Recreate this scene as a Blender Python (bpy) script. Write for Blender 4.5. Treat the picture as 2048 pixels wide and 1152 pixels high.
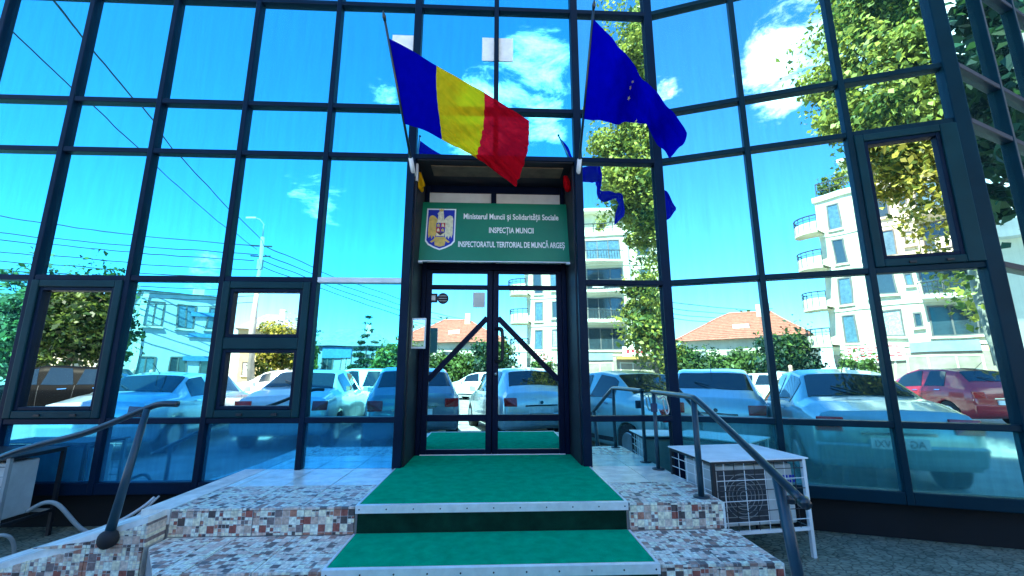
import bpy, bmesh, math, random
import numpy as np
from mathutils import Vector, Matrix
R = math.radians
random.seed(7); rng = np.random.default_rng(7)
for o in list(bpy.data.objects): bpy.data.objects.remove(o, do_unlink=True)
scene = bpy.context.scene
COL = scene.collection

# ------------------------------------------------------------------ camera
EYE = 1.36                                   # eye height above the car park
PITCH = 0.1961
cam_d = bpy.data.cameras.new('camera'); cam = bpy.data.objects.new('camera', cam_d); COL.objects.link(cam)
cam.location = (0, 0, EYE); cam.rotation_euler = (math.pi/2 + PITCH, 0, 0)
cam_d.sensor_width = 36; cam_d.lens = 36*861.4/2048; cam_d.clip_end = 3000; cam_d.clip_start = 0.03
scene.camera = cam
scene.view_settings.view_transform = 'Standard'; scene.view_settings.look = 'None'
scene.view_settings.gamma = 1; scene.view_settings.use_curve_mapping = False
scene.view_settings.exposure = 2.25

# ------------------------------------------------------------------ sun and sky
SUN_EL = R(53); SUN_AZ = R(-14)              # azimuth from +Y (behind the office) towards +X
sun_dir = Vector((math.sin(SUN_AZ)*math.cos(SUN_EL), math.cos(SUN_AZ)*math.cos(SUN_EL), math.sin(SUN_EL)))
sd = bpy.data.lights.new('sun', 'SUN'); sd.energy = 5.0; sd.angle = R(0.55); sd.color = (1, .95, .84)
so = bpy.data.objects.new('sun', sd); COL.objects.link(so); so.location = (0, 0, 30)
so.rotation_euler = sun_dir.to_track_quat('Z', 'Y').to_euler()

world = bpy.data.worlds.new('World'); scene.world = world; world.use_nodes = True
wt = world.node_tree; wt.nodes.clear()
def wn(t, **k):
    n = wt.nodes.new(t)
    for a, b in k.items(): setattr(n, a, b)
    return n
def wl(a, b): wt.links.new(a, b)
sky = wn('ShaderNodeTexSky', sky_type='NISHITA', sun_disc=False)
sky.sun_elevation = SUN_EL; sky.sun_rotation = SUN_AZ; sky.air_density = 1.0; sky.dust_density = 0.0; sky.ozone_density = 2.5
hs = wn('ShaderNodeHueSaturation'); hs.inputs['Saturation'].default_value = 1.25; hs.inputs['Hue'].default_value = 0.49
hs.inputs['Value'].default_value = 1.0
wl(sky.outputs[0], hs.inputs['Color'])
sk_t = wn('ShaderNodeMix', data_type='RGBA', blend_type='MULTIPLY'); sk_t.inputs[0].default_value = 1; sk_t.inputs[7].default_value = (.64, .83, 1.06, 1); wl(hs.outputs[0], sk_t.inputs[6])
tc = wn('ShaderNodeTexCoord')
# cumulus: broken clouds scattered over the whole dome, thicker in a few banks
mp = wn('ShaderNodeMapping'); mp.inputs['Scale'].default_value = (1, 1, 2.6); wl(tc.outputs['Generated'], mp.inputs[0])
n1 = wn('ShaderNodeTexNoise'); n1.inputs['Scale'].default_value = 7.5; n1.inputs['Detail'].default_value = 9; n1.inputs['Roughness'].default_value = .68
n1.inputs['Distortion'].default_value = .35
wl(mp.outputs[0], n1.inputs['Vector'])
CLOUDS = []   # (direction, radius, weight)
def reflect_dir(d, n): d = Vector(d); n = Vector(n); return d - 2*d.dot(n)*n
def px_ray(x, y):
    cx, cy = (x-1024)/861.4, -(y-576)/861.4
    c, s = math.cos(PITCH), math.sin(PITCH)
    return Vector((cx, c-s*cy, s+c*cy))
_nA = (math.sin(.0438), -math.cos(.0438), 0); _nB = (-math.sin(.3075), -math.cos(.3075), 0); _nC = (math.sin(R(23.4)), -math.cos(R(23.4)), 0)
for x, y, n, r, w in ((1062, 120, _nA, .10, 1.0), (1080, 240, _nA, .075, 1.0), (640, 395, _nA, .085, .72), (1600, 110, _nB, .13, 1.05),
                      (1000, 60, _nC, .1, .3), (1990, 230, _nC, .36, 1.25), (420, 545, _nA, .05, .75), (760, 190, _nA, .05, .7)):
    CLOUDS.append((reflect_dir(px_ray(x, y), n).normalized(), r, w))
CLOUDS += [(Vector(v).normalized(), .25, .9) for v in ((-.8, -.3, .6), (.2, -.5, .9), (-.3, .6, .8), (.9, .5, .5), (-.9, .4, .3))]
acc = None
for d, r, w in CLOUDS:
    vd = wn('ShaderNodeVectorMath', operation='DISTANCE'); vd.inputs[1].default_value = d; wl(tc.outputs['Generated'], vd.inputs[0])
    mr = wn('ShaderNodeMapRange', interpolation_type='SMOOTHSTEP'); mr.inputs['From Min'].default_value = r*1.5; mr.inputs['From Max'].default_value = r*.25
    mr.inputs['To Min'].default_value = 0; mr.inputs['To Max'].default_value = w
    wl(vd.outputs['Value'], mr.inputs['Value'])
    if acc is None: acc = mr.outputs[0]
    else:
        mx = wn('ShaderNodeMath', operation='MAXIMUM'); wl(acc, mx.inputs[0]); wl(mr.outputs[0], mx.inputs[1]); acc = mx.outputs[0]
m2 = wn('ShaderNodeMath', operation='MULTIPLY_ADD'); wl(acc, m2.inputs[0]); m2.inputs[1].default_value = .42; wl(n1.outputs['Fac'], m2.inputs[2])
cr = wn('ShaderNodeMapRange', interpolation_type='SMOOTHSTEP'); cr.inputs['From Min'].default_value = .76; cr.inputs['From Max'].default_value = 1.06
wl(m2.outputs[0], cr.inputs['Value'])
cmix = wn('ShaderNodeMix', data_type='RGBA'); wl(cr.outputs[0], cmix.inputs[0]); wl(sk_t.outputs[2], cmix.inputs[6]); cmix.inputs[7].default_value = (9.5, 9.8, 10, 1)
bg = wn('ShaderNodeBackground'); bg.inputs[1].default_value = 0.11; wl(cmix.outputs[2], bg.inputs[0])
wo = wn('ShaderNodeOutputWorld'); wl(bg.outputs[0], wo.inputs[0])

# ------------------------------------------------------------------ material helpers
MATS = {}
def new_mat(name):
    m = bpy.data.materials.new(name); m.use_nodes = True; m.node_tree.nodes.clear(); MATS[name] = m
    return m, m.node_tree
def nd(nt, t, ins=None, **k):
    n = nt.nodes.new(t)
    for a, b in k.items(): setattr(n, a, b)
    for a, b in (ins or {}).items():
        if hasattr(b, 'is_linked') or isinstance(b, bpy.types.NodeSocket): nt.links.new(b, n.inputs[a])
        else: n.inputs[a].default_value = b
    return n
def c4(c): return (c[0], c[1], c[2], 1)
def mat(name, color, rough=.6, metal=0, var=.12, scale=6, bump=0, bscale=60, coat=0, spec=.5, obj=False, color2=None, island=0):
    """principled with noise mottling, optional bump; island: random tone per leaf/face island"""
    m, nt = new_mat(name)
    t = nd(nt, 'ShaderNodeTexCoord'); vec = t.outputs['Object']
    if not obj: vec = nd(nt, 'ShaderNodeNewGeometry').outputs['Position']
    nz = nd(nt, 'ShaderNodeTexNoise', {'Vector': vec, 'Scale': scale, 'Detail': 6, 'Roughness': .6})
    lo = c4([c*(1-var*1.6) for c in color]); hi = c4(color2 if color2 else [min(1, c*(1+var*1.6)) for c in color])
    rmp = nd(nt, 'ShaderNodeMapRange', {'Value': nz.outputs['Fac'], 'From Min': .3, 'From Max': .7})
    mx = nd(nt, 'ShaderNodeMix', {0: rmp.outputs[0], 6: lo, 7: hi}, data_type='RGBA')
    out = mx.outputs[2]
    if island:
        g = nd(nt, 'ShaderNodeNewGeometry')
        mr = nd(nt, 'ShaderNodeMapRange', {'Value': g.outputs['Random Per Island'], 'To Min': 1-island, 'To Max': 1+island})
        vm = nd(nt, 'ShaderNodeVectorMath', {0: out, 3: mr.outputs[0]}, operation='SCALE'); out = vm.outputs[0]
    p = nd(nt, 'ShaderNodeBsdfPrincipled', {'Base Color': out, 'Roughness': rough, 'Metallic': metal, 'Coat Weight': coat, 'Coat Roughness': .06, 'Specular IOR Level': spec})
    if bump:
        nb = nd(nt, 'ShaderNodeTexNoise', {'Vector': vec, 'Scale': bscale, 'Detail': 5})
        b = nd(nt, 'ShaderNodeBump', {'Height': nb.outputs['Fac'], 'Strength': bump, 'Distance': .01}); nt.links.new(b.outputs[0], p.inputs['Normal'])
    o = nd(nt, 'ShaderNodeOutputMaterial', {'Surface': p.outputs[0]})
    return m
def glass_mat(name, tint, body, mixf=.9, wob=.02, wscale=1.3, dirt=.06, rough=0.0):
    """coated solar-control glazing: tinted mirror coat over a dark body, faint waviness and dust"""
    m, nt = new_mat(name)
    pos = nd(nt, 'ShaderNodeNewGeometry').outputs['Position']
    nb = nd(nt, 'ShaderNodeTexNoise', {'Vector': pos, 'Scale': wscale, 'Detail': 1.5})
    b = nd(nt, 'ShaderNodeBump', {'Height': nb.outputs['Fac'], 'Strength': wob, 'Distance': .1})
    g = nd(nt, 'ShaderNodeBsdfGlossy', {'Color': c4(tint), 'Roughness': rough, 'Normal': b.outputs[0]})
    d = nd(nt, 'ShaderNodeBsdfDiffuse', {'Color': c4(body)})
    st = nd(nt, 'ShaderNodeMapping', {'Vector': pos, 'Scale': (9, 9, .7)})
    n2 = nd(nt, 'ShaderNodeTexNoise', {'Vector': st.outputs[0], 'Scale': 2.0, 'Detail': 5, 'Roughness': .65})
    mr = nd(nt, 'ShaderNodeMapRange', {'Value': n2.outputs['Fac'], 'From Min': .35, 'From Max': .75, 'To Min': mixf, 'To Max': mixf-dirt*2})
    mx = nd(nt, 'ShaderNodeMixShader', {0: mr.outputs[0], 1: d.outputs[0], 2: g.outputs[0]})
    nd(nt, 'ShaderNodeOutputMaterial', {'Surface': mx.outputs[0]})
    return m
def mosaic_mat(name, axes, small, cols, grout=(.62, .6, .56), rough=.45):
    """printed mosaic tile: squares of two sizes in random stone tones"""
    m, nt = new_mat(name)
    pos = nd(nt, 'ShaderNodeNewGeometry').outputs['Position']
    sp = nd(nt, 'ShaderNodeSeparateXYZ', {0: pos})
    cb = nd(nt, 'ShaderNodeCombineXYZ', {0: sp.outputs[axes[0]], 1: sp.outputs[axes[1]]})
    def layer(size, seed):
        v = nd(nt, 'ShaderNodeVectorMath', {0: cb.outputs[0], 1: (1/size, 1/size, 1)}, operation='MULTIPLY')
        v2 = nd(nt, 'ShaderNodeVectorMath', {0: v.outputs[0], 1: (seed, seed*1.7, seed)}, operation='ADD')
        fl = nd(nt, 'ShaderNodeVectorMath', {0: v2.outputs[0]}, operation='FLOOR'); fr = nd(nt, 'ShaderNodeVectorMath', {0: v2.outputs[0]}, operation='FRACTION')
        w = nd(nt, 'ShaderNodeTexWhiteNoise', {'Vector': fl.outputs[0]}, noise_dimensions='3D')
        r = nd(nt, 'ShaderNodeValToRGB', {0: w.outputs['Value']}); e = r.color_ramp; e.interpolation = 'CONSTANT'
        while len(e.elements) < len(cols): e.elements.new(.5)
        for i, c in enumerate(cols): e.elements[i].position = i/len(cols); e.elements[i].color = c4(c)
        s = nd(nt, 'ShaderNodeSeparateXYZ', {0: fr.outputs[0]})
        mn = nd(nt, 'ShaderNodeMath', {0: s.outputs[0], 1: s.outputs[1]}, operation='MINIMUM')
        gr = nd(nt, 'ShaderNodeMath', {0: mn.outputs[0], 1: .0022/size}, operation='LESS_THAN')
        mx = nd(nt, 'ShaderNodeMix', {0: gr.outputs[0], 6: r.outputs[0], 7: c4(grout)}, data_type='RGBA')
        return mx.outputs[2], fl.outputs[0]
    a, _ = layer(small, 3.0); b, fb = layer(small*2, 6.0)
    sel = nd(nt, 'ShaderNodeTexWhiteNoise', {'Vector': nd(nt, 'ShaderNodeVectorMath', {0: fb, 1: (11.3, 5.1, 0)}, operation='ADD').outputs[0]}, noise_dimensions='3D')
    sf = nd(nt, 'ShaderNodeMath', {0: sel.outputs['Value'], 1: .45}, operation='GREATER_THAN')
    mx = nd(nt, 'ShaderNodeMix', {0: sf.outputs[0], 6: a, 7: b}, data_type='RGBA')
    nz = nd(nt, 'ShaderNodeTexNoise', {'Vector': pos, 'Scale': 55, 'Detail': 4})
    mr = nd(nt, 'ShaderNodeMapRange', {'Value': nz.outputs['Fac'], 'From Min': .3, 'From Max': .7, 'To Min': .6, 'To Max': 1.15})
    vm = nd(nt, 'ShaderNodeVectorMath', {0: mx.outputs[2], 3: mr.outputs[0]}, operation='SCALE')
    p = nd(nt, 'ShaderNodeBsdfPrincipled', {'Base Color': vm.outputs[0], 'Roughness': rough, 'Specular IOR Level': .5})
    b_ = nd(nt, 'ShaderNodeBump', {'Height': nz.outputs['Fac'], 'Strength': .25, 'Distance': .004}); nt.links.new(b_.outputs[0], p.inputs['Normal'])
    nd(nt, 'ShaderNodeOutputMaterial', {'Surface': p.outputs[0]})
    return m
def cloth_mat(name, color, trans=.45, sheer=0):
    m, nt = new_mat(name)
    pos = nd(nt, 'ShaderNodeNewGeometry').outputs['Position']
    nz = nd(nt, 'ShaderNodeTexNoise', {'Vector': pos, 'Scale': 14, 'Detail': 4})
    mr = nd(nt, 'ShaderNodeMapRange', {'Value': nz.outputs['Fac'], 'To Min': .75, 'To Max': 1.25})
    vm = nd(nt, 'ShaderNodeVectorMath', {0: c4(color)[:3], 3: mr.outputs[0]}, operation='SCALE')
    d = nd(nt, 'ShaderNodeBsdfDiffuse', {'Color': vm.outputs[0]}); t = nd(nt, 'ShaderNodeBsdfTranslucent', {'Color': vm.outputs[0]})
    mx = nd(nt, 'ShaderNodeMixShader', {0: trans, 1: d.outputs[0], 2: t.outputs[0]})
    if sheer: mx = nd(nt, 'ShaderNodeMixShader', {0: sheer, 1: mx.outputs[0], 2: nd(nt, 'ShaderNodeBsdfTransparent', {'Color': c4([min(1, c*1.6) for c in color])}).outputs[0]})
    nd(nt, 'ShaderNodeOutputMaterial', {'Surface': mx.outputs[0]})
    return m
def leaf_mat(name, color, island=.45):
    m, nt = new_mat(name)
    g = nd(nt, 'ShaderNodeNewGeometry')
    mr = nd(nt, 'ShaderNodeMapRange', {'Value': g.outputs['Random Per Island'], 'To Min': 1-island, 'To Max': 1+island})
    vm = nd(nt, 'ShaderNodeVectorMath', {0: c4(color)[:3], 3: mr.outputs[0]}, operation='SCALE')
    d = nd(nt, 'ShaderNodeBsdfPrincipled', {'Base Color': vm.outputs[0], 'Roughness': .45, 'Specular IOR Level': .35}); t = nd(nt, 'ShaderNodeBsdfTranslucent', {'Color': vm.outputs[0]})
    mx = nd(nt, 'ShaderNodeMixShader', {0: .45, 1: d.outputs[0], 2: t.outputs[0]})
    nd(nt, 'ShaderNodeOutputMaterial', {'Surface': mx.outputs[0]})
    return m

M = MATS
mat('frame', (.001, .011, .030), .45, 0, .15, 3, spec=.12)
mat('frame_teal', (.001, .022, .036), .42, 0, .12, 3, spec=.12)
mat('sash_frame', (.005, .036, .045), .42, 0, .12, 3, spec=.12)
mat('door_frame', (.001, .007, .028), .42, 0, .15, 3, spec=.12)
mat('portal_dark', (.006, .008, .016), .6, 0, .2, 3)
mat('core', (.004, .005, .007), .9, 0, .3, 2)
mat('rubber', (.01, .01, .012), .7)
mat('roof_grey', (.25, .25, .26), .8)
mat('soffit_wood', (.13, .09, .055), .6, 0, .25, 8)
glass_mat('glass', (.20, .88, 1.0), (.03, .10, .14), .93)
glass_mat('glass_low', (.13, .72, 1.0), (.03, .24, .44), .74, dirt=.1, rough=.045)
glass_mat('glass_low_side', (.32, .92, .95), (.06, .30, .32), .72, dirt=.1, rough=.045)
glass_mat('glass_side', (.54, .95, .97), (.04, .10, .11), .93)
glass_mat('glass_sash', (.86, .95, .86), (.01, .02, .02), .9)
glass_mat('glass_door', (.50, .95, 1.0), (.01, .02, .03), .93)
mat('tile_floor', (.80, .78, .70), .25, 0, .16, 9, .1, 80)
mosaic_mat('mosaic_riser', (0, 2), .021, [(0.92, 0.83, 0.59), (0.80, 0.63, 0.49), (0.92, 0.92, 0.72), (0.11, 0.08, 0.07), (0.66, 0.46, 0.35), (0.37, 0.10, 0.07), (0.92, 0.83, 0.58), (0.27, 0.19, 0.17), (0.53, 0.22, 0.14), (0.92, 0.92, 0.75)])
mosaic_mat('mosaic_tread', (0, 1), .021, [(0.92, 0.91, 0.74), (0.86, 0.70, 0.58), (0.92, 0.92, 0.80), (0.18, 0.14, 0.13), (0.80, 0.61, 0.50), (0.45, 0.25, 0.19), (0.92, 0.92, 0.71), (0.92, 0.85, 0.70)], (.5, .49, .47))
mat('concrete', (.76, .77, .71), .8, 0, .18, 7, .35, 60)
mat('concrete_block', (.30, .29, .28), .85, 0, .2, 5, .3, 40)
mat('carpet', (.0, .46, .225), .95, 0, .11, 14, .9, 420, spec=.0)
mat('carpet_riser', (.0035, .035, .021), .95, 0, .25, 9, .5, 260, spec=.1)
mat('aluminium', (.86, .86, .84), .42, .3, .06, 20)
mat('screw', (.05, .05, .05), .4, .8)
mat('rail_paint', (.010, .020, .028), .3, 0, .2, 8, coat=.3)
mat('post_paint', (.012, .045, .068), .35, 0, .2, 8)
mat('steel', (.5, .5, .5), .35, .9)
mat('white_paint', (.75, .76, .74), .5, 0, .08, 4)
mat('ac_white', (.52, .53, .50), .5, 0, .12, 6)
mat('ac_dark', (.03, .035, .045), .6, 0, .3, 20)
mat('ac_cover', (.88, .88, .86), .55, 0, .08, 5)
mat('black_metal', (.012, .013, .016), .5)
mat('cable_white', (.6, .6, .58), .6)
mat('pipe_grey', (.25, .27, .26), .6)
mat('paper', (.86, .85, .8), .8, 0, .05, 15)
mat('sign_green', (.001, .19, .095), .42, 0, .1, 2)
mat('sign_white', (.88, .88, .85), .6, 0, .02)
mat('emblem_blue', (.004, .02, .36), .5, 0, .05)
mat('emblem_gold', (.72, .47, .09), .5, 0, .15, 30)
mat('emblem_cream', (.80, .70, .42), .5, 0, .15, 40)
mat('emblem_red', (.55, .02, .02), .5)
mat('emblem_dark', (.06, .03, .03), .5)
cloth_mat('flag_blue', (.001, .002, .33)); cloth_mat('flag_yellow', (.86, .52, .012), .5, .07); cloth_mat('flag_red', (.70, .006, .018), .55, .22)
cloth_mat('flag_eu', (.0006, .0014, .40), .4); mat('star_gold', (.85, .72, .25), .6)
mat('sticker', (.02, .02, .025), .6)
mat('car_glass', (.010, .016, .02), .03, 0, .05, spec=.9)
mat('car_silver', (.62, .66, .68), .28, .55, .03, coat=1)
mat('car_teal', (.30, .48, .48), .28, .45, .03, coat=1)
mat('car_blue', (.36, .50, .60), .28, .45, .03, coat=1)
mat('car_slate', (.20, .28, .34), .26, .4, .03, coat=1)
mat('car_white', (.74, .75, .75), .3, 0, .03, coat=1)
mat('car_red', (.42, .012, .018), .28, .1, .03, coat=1)
mat('car_black', (.0016, .0018, .0024), .45, 0, .03, coat=0, spec=.05)
mat('tyre', (.012, .012, .012), .85)
mat('rim', (.5, .51, .52), .3, .8)
mat('lamp_red', (.45, .01, .012), .15, 0, .05, coat=.6)
mat('lamp_clear', (.75, .78, .8), .08, .3, .05, coat=.6)
mat('plate_white', (.82, .82, .8), .5); mat('plate_ink', (.02, .02, .03), .5)
mat('chrome', (.75, .76, .78), .12, 1)
mat('ground', (.30, .29, .26), .9, 0, .2, 2.2, .6, 45, color2=(.42, .40, .35))
m_, nt_ = new_mat('pavement')
pos_ = nd(nt_, 'ShaderNodeNewGeometry').outputs['Position']
vo = nd(nt_, 'ShaderNodeTexVoronoi', {'Vector': nd(nt_, 'ShaderNodeMapping', {'Vector': pos_, 'Scale': (1, 1.6, 1), 'Rotation': (0, 0, .3)}).outputs[0], 'Scale': 17.0}, feature='DISTANCE_TO_EDGE')
vc = nd(nt_, 'ShaderNodeTexNoise', {'Vector': pos_, 'Scale': 9.0, 'Detail': 8, 'Roughness': .75})
rp_ = nd(nt_, 'ShaderNodeValToRGB', {0: vc.outputs['Fac']}); rp_.color_ramp.elements[0].position = .3; rp_.color_ramp.elements[1].position = .72
rp_.color_ramp.elements[0].color = (.075, .095, .065, 1); rp_.color_ramp.elements[1].color = (.34, .38, .28, 1)
mr_ = nd(nt_, 'ShaderNodeMapRange', {'Value': vo.outputs['Distance'], 'From Max': .12, 'To Min': .35, 'To Max': 1.0})
vm_ = nd(nt_, 'ShaderNodeVectorMath', {0: rp_.outputs[0], 3: mr_.outputs[0]}, operation='SCALE')
bp_ = nd(nt_, 'ShaderNodeBump', {'Height': mr_.outputs[0], 'Strength': .7, 'Distance': .008})
nd(nt_, 'ShaderNodeOutputMaterial', {'Surface': nd(nt_, 'ShaderNodeBsdfPrincipled', {'Base Color': vm_.outputs[0], 'Roughness': .8, 'Normal': bp_.outputs[0]}).outputs[0]})
mat('kerb', (.42, .41, .38), .85, 0, .15, 6)
mat('wall_cream', (.60, .53, .38), .85, 0, .12, 1.2)
mat('wall_grey', (.42, .44, .45), .85, 0, .08, 1.5)
mat('wall_ochre', (.50, .40, .20), .85, 0, .1, 1.5)
mat('wall_slate', (.22, .27, .31), .85, 0, .1, 1.5)
mat('wall_white', (.68, .64, .54), .85, 0, .05, 1.5)
mat('roof_red', (.42, .12, .075), .8, 0, .2, 5)
mat('roof_slate', (.18, .20, .22), .7, 0, .2, 3)
mat('win_dark', (.03, .045, .055), .06, 0, .1, spec=.8)
mat('win_curtain', (.35, .38, .36), .25, 0, .3, 12, spec=.7); mat('win_blue', (.08, .14, .18), .06, 0, .2, spec=.8); mat('wall_brown', (.30, .24, .18), .85, 0, .15, 2)
mat('win_frame', (.12, .10, .09), .6)
mat('sign_cream', (.75, .70, .6), .6); mat('sign_red', (.5, .03, .05), .6); mat('awning_blue', (.05, .18, .35), .7); mat('awning_orange', (.5, .27, .06), .7)
mat('bark', (.10, .08, .06), .9, 0, .3, 9, .8, 30); mat('bark_pale', (.28, .25, .2), .9, 0, .25, 9, .6, 30)
leaf_mat('leaf_yellow', (.36, .34, .05)); leaf_mat('leaf_lime', (.38, .42, .09), .4); leaf_mat('leaf_mid', (.10, .16, .03)); leaf_mat('leaf_dark', (.022, .055, .014)); leaf_mat('leaf_pale', (.16, .20, .09)); leaf_mat('leaf_teal', (.03, .085, .05))
mat('pole', (.36, .36, .34), .85, 0, .12, 3); mat('cable', (.015, .015, .018), .7)
mat('skin', (.50, .30, .21), .6); mat('hair', (.03, .02, .015), .8); mat('cloth_tan', (.38, .30, .2), .9); mat('cloth_navy', (.03, .05, .1), .9); mat('cloth_grey', (.3, .32, .34), .9); mat('shoe', (.02, .02, .02), .6)

# ------------------------------------------------------------------ object helpers
WLOC = {}
def tag(o, label=None, cat=None, group=None, kind=None):
    if label: o['label'] = label
    if cat: o['category'] = cat
    if group: o['group'] = group
    if kind: o['kind'] = kind
    return o
def empty(name, loc, label=None, cat=None, group=None, parent=None):
    o = bpy.data.objects.new(name, None); COL.objects.link(o); o.empty_display_size = .2
    loc = Vector(loc); WLOC[o] = loc
    if parent: o.parent = parent; o.location = loc - WLOC[parent]
    else: o.location = loc
    return tag(o, label, cat, group)
def mesh_obj(name, verts, faces, m, parent=None, smooth=False, origin=None, mats=None, fmat=None):
    """one mesh object from world-space vertices; origin at the bounding-box centre (or given)"""
    V = np.array([tuple(v) for v in verts], float)
    if origin is None: origin = (V.min(0)+V.max(0))/2
    c = Vector(origin)
    me = bpy.data.meshes.new(name); me.from_pydata([tuple(v) for v in (V-np.array(c))], [], [tuple(f) for f in faces]); me.update()
    for mm in (mats or [m]): me.materials.append(MATS[mm])
    if fmat is not None: me.polygons.foreach_set('material_index', fmat)
    if smooth: me.polygons.foreach_set('use_smooth', [True]*len(me.polygons))
    o = bpy.data.objects.new(name, me); COL.objects.link(o); WLOC[o] = c
    if parent: o.parent = parent; o.location = c - WLOC[parent]
    else: o.location = c
    return o
class MB:
    """collects shapes for ONE part"""
    def __init__(s): s.v = []; s.f = []
    def add(s, v, f):
        n = len(s.v); s.v += [Vector(p) for p in v]; s.f += [tuple(i+n for i in q) for q in f]; return s
    def box(s, fr, u0, u1, v0, v1, z0, z1):
        P = [fr(u, v, z) for u in (u0, u1) for v in (v0, v1) for z in (z0, z1)]
        return s.add(P, [(0, 1, 3, 2), (4, 6, 7, 5), (0, 4, 5, 1), (2, 3, 7, 6), (0, 2, 6, 4), (1, 5, 7, 3)])
    def bar(s, p, q, w, h=None, up=(0, 0, 1)):
        p, q = Vector(p), Vector(q); h = h or w; d = (q-p).normalized(); up = Vector(up)
        if abs(d.dot(up)) > .98: up = Vector((0, 1, 0))
        a = d.cross(up).normalized()*w/2; b = d.cross(a).normalized()*h/2
        P = [p-a-b, p+a-b, p+a+b, p-a+b, q-a-b, q+a-b, q+a+b, q-a+b]
        return s.add(P, [(0, 3, 2, 1), (4, 5, 6, 7), (0, 1, 5, 4), (1, 2, 6, 5), (2, 3, 7, 6), (3, 0, 4, 7)])
    def tube(s, pts, r, n=10, cap=True):
        pts = [Vector(p) for p in pts]; rs = r if isinstance(r, (list, tuple)) else [r]*len(pts)
        ring = []; pa = None
        for i, p in enumerate(pts):
            d = (pts[min(i+1, len(pts)-1)]-pts[max(i-1, 0)]).normalized()
            if pa is None:
                pa = d.orthogonal().normalized()
            a = (pa - d*pa.dot(d)).normalized(); pa = a; b = d.cross(a)
            ring.append([p + (a*math.cos(2*math.pi*k/n) + b*math.sin(2*math.pi*k/n))*rs[i] for k in range(n)])
        V = [q for rr in ring for q in rr]; F = []
        for i in range(len(pts)-1):
            for k in range(n): F.append((i*n+k, i*n+(k+1) % n, (i+1)*n+(k+1) % n, (i+1)*n+k))
        if cap: F += [tuple(range(n-1, -1, -1)), tuple((len(pts)-1)*n+k for k in range(n))]
        return s.add(V, F)
    def disc(s, c, axis, r, h, n=14):
        c = Vector(c); ax = Vector(axis).normalized(); return s.tube([c, c+ax*h], r, n)
    def build(s, name, m, parent=None, smooth=False, **k): return mesh_obj(name, s.v, s.f, m, parent, smooth, **k)
def bevel(o, w, seg=2):
    md = o.modifiers.new('bevel', 'BEVEL'); md.width = w; md.segments = seg; md.limit_method = 'ANGLE'; return o
def smooth_path(pts, k=5):
    pts = [Vector(p) for p in pts]; out = []
    for i in range(len(pts)-1):
        p0, p1, p2, p3 = pts[max(i-1, 0)], pts[i], pts[i+1], pts[min(i+2, len(pts)-1)]
        for j in range(k):
            t = j/k; out.append(.5*((2*p1)+(p2-p0)*t+(2*p0-5*p1+4*p2-p3)*t*t+(3*p1-p0-3*p2+p3)*t**3))
    return out+[pts[-1]]
def frame_fn(P0, ang, zoff=0.0):
    """frame along a wall: u along it, v out towards the car park, z up"""
    ux, uy = math.cos(ang), math.sin(ang); vx, vy = math.sin(ang), -math.cos(ang)
    def f(u, v, z): return Vector((P0[0]+u*ux+v*vx, P0[1]+u*uy+v*vy, z+zoff))
    f.u = Vector((ux, uy, 0)); f.n = Vector((vx, vy, 0)); f.P0 = Vector((P0[0], P0[1], 0)); f.ang = ang
    return f
ID = frame_fn((0, 0), 0)

# ================================================================== the setting
S = .80                                       # grid module of the curtain wall
K = S/.92
A_ANG, B_ANG, C_ANG = .0438, -.3075, R(23.4)
A0 = (0, 4.8252*S); FA = frame_fn(A0, A_ANG)
UC = 1.7856*S; Cn = FA(UC, 0, 0); FB = frame_fn((Cn.x, Cn.y), B_ANG)
SB = .9909*S; Cc = FB(3*SB, 0, 0); FC = frame_fn((Cc.x, Cc.y), C_ANG)
U0 = -5.1994*S
ROW = [EYE + h*S for h in (-.4789, 1.0241, 2.5407, 3.1852, 4.6344)] + [EYE+5.22, EYE+6.45]
ZT = EYE + 6.6
SILL = EYE - 1.09*K                           # underside of the curtain wall
PLAT = EYE - .888*K
RISE = .172*K
def onpl(px, py, fr, v=0):
    """point of a wall plane (set out v from it) along a line of sight"""
    r = px_ray(px, py); n = fr.n; P = fr(0, v, 0)
    t = (P - Vector((0, 0, 0))).dot(n)/r.dot(n)
    return Vector((r.x*t, r.y*t, r.z*t+EYE))
def uz(px, py, fr, v=0):
    p = onpl(px, py, fr, v); d = p-fr.P0; return d.dot(fr.u), p.z

# ground
g = 400
ground = mesh_obj('ground', [(-g, -g, 0), (g, -g, 0), (g, g, 0), (-g, g, 0)], [(0, 1, 2, 3)], 'ground'); tag(ground, kind='structure')

PAVE = EYE-1.40*K
def pave_ring(off): return [FA(-9, off, 0), FA(UC-.02, off, 0), FB(3*SB+off*.3, off, 0), FC(6, off, 0)]
pv_o = pave_ring(1.62); pv_i = [FA(-9, -.3, 0), FA(UC, -.3, 0), FB(3*SB, -.3, 0), FC(6, -.3, 0)]
P = [Vector((q.x, q.y, z)) for z in (PAVE, .0) for q in pv_o]+[Vector((q.x, q.y, PAVE)) for q in pv_i]
tag(mesh_obj('pavement', P, [(i, 8+i, 9+i, i+1)[::-1] for i in range(3)]+[(i, i+1, 5+i, 4+i)[::-1] for i in range(3)], 'pavement'), kind='structure')
# ------------------------------------------------------------------ office building
office = empty('office_building', FA(0, -2, 0), 'mirror-glass office building with dark aluminium grid behind the entrance steps', 'building')
MV, MD = .048, .048                           # mullion face width, projection
colsA = [U0 + S*i for i in range(-4, 5)] + [U0+6*S]
DL, DR = U0+4*S, U0+6*S                       # doorway
UL = U0-4*S
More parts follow.
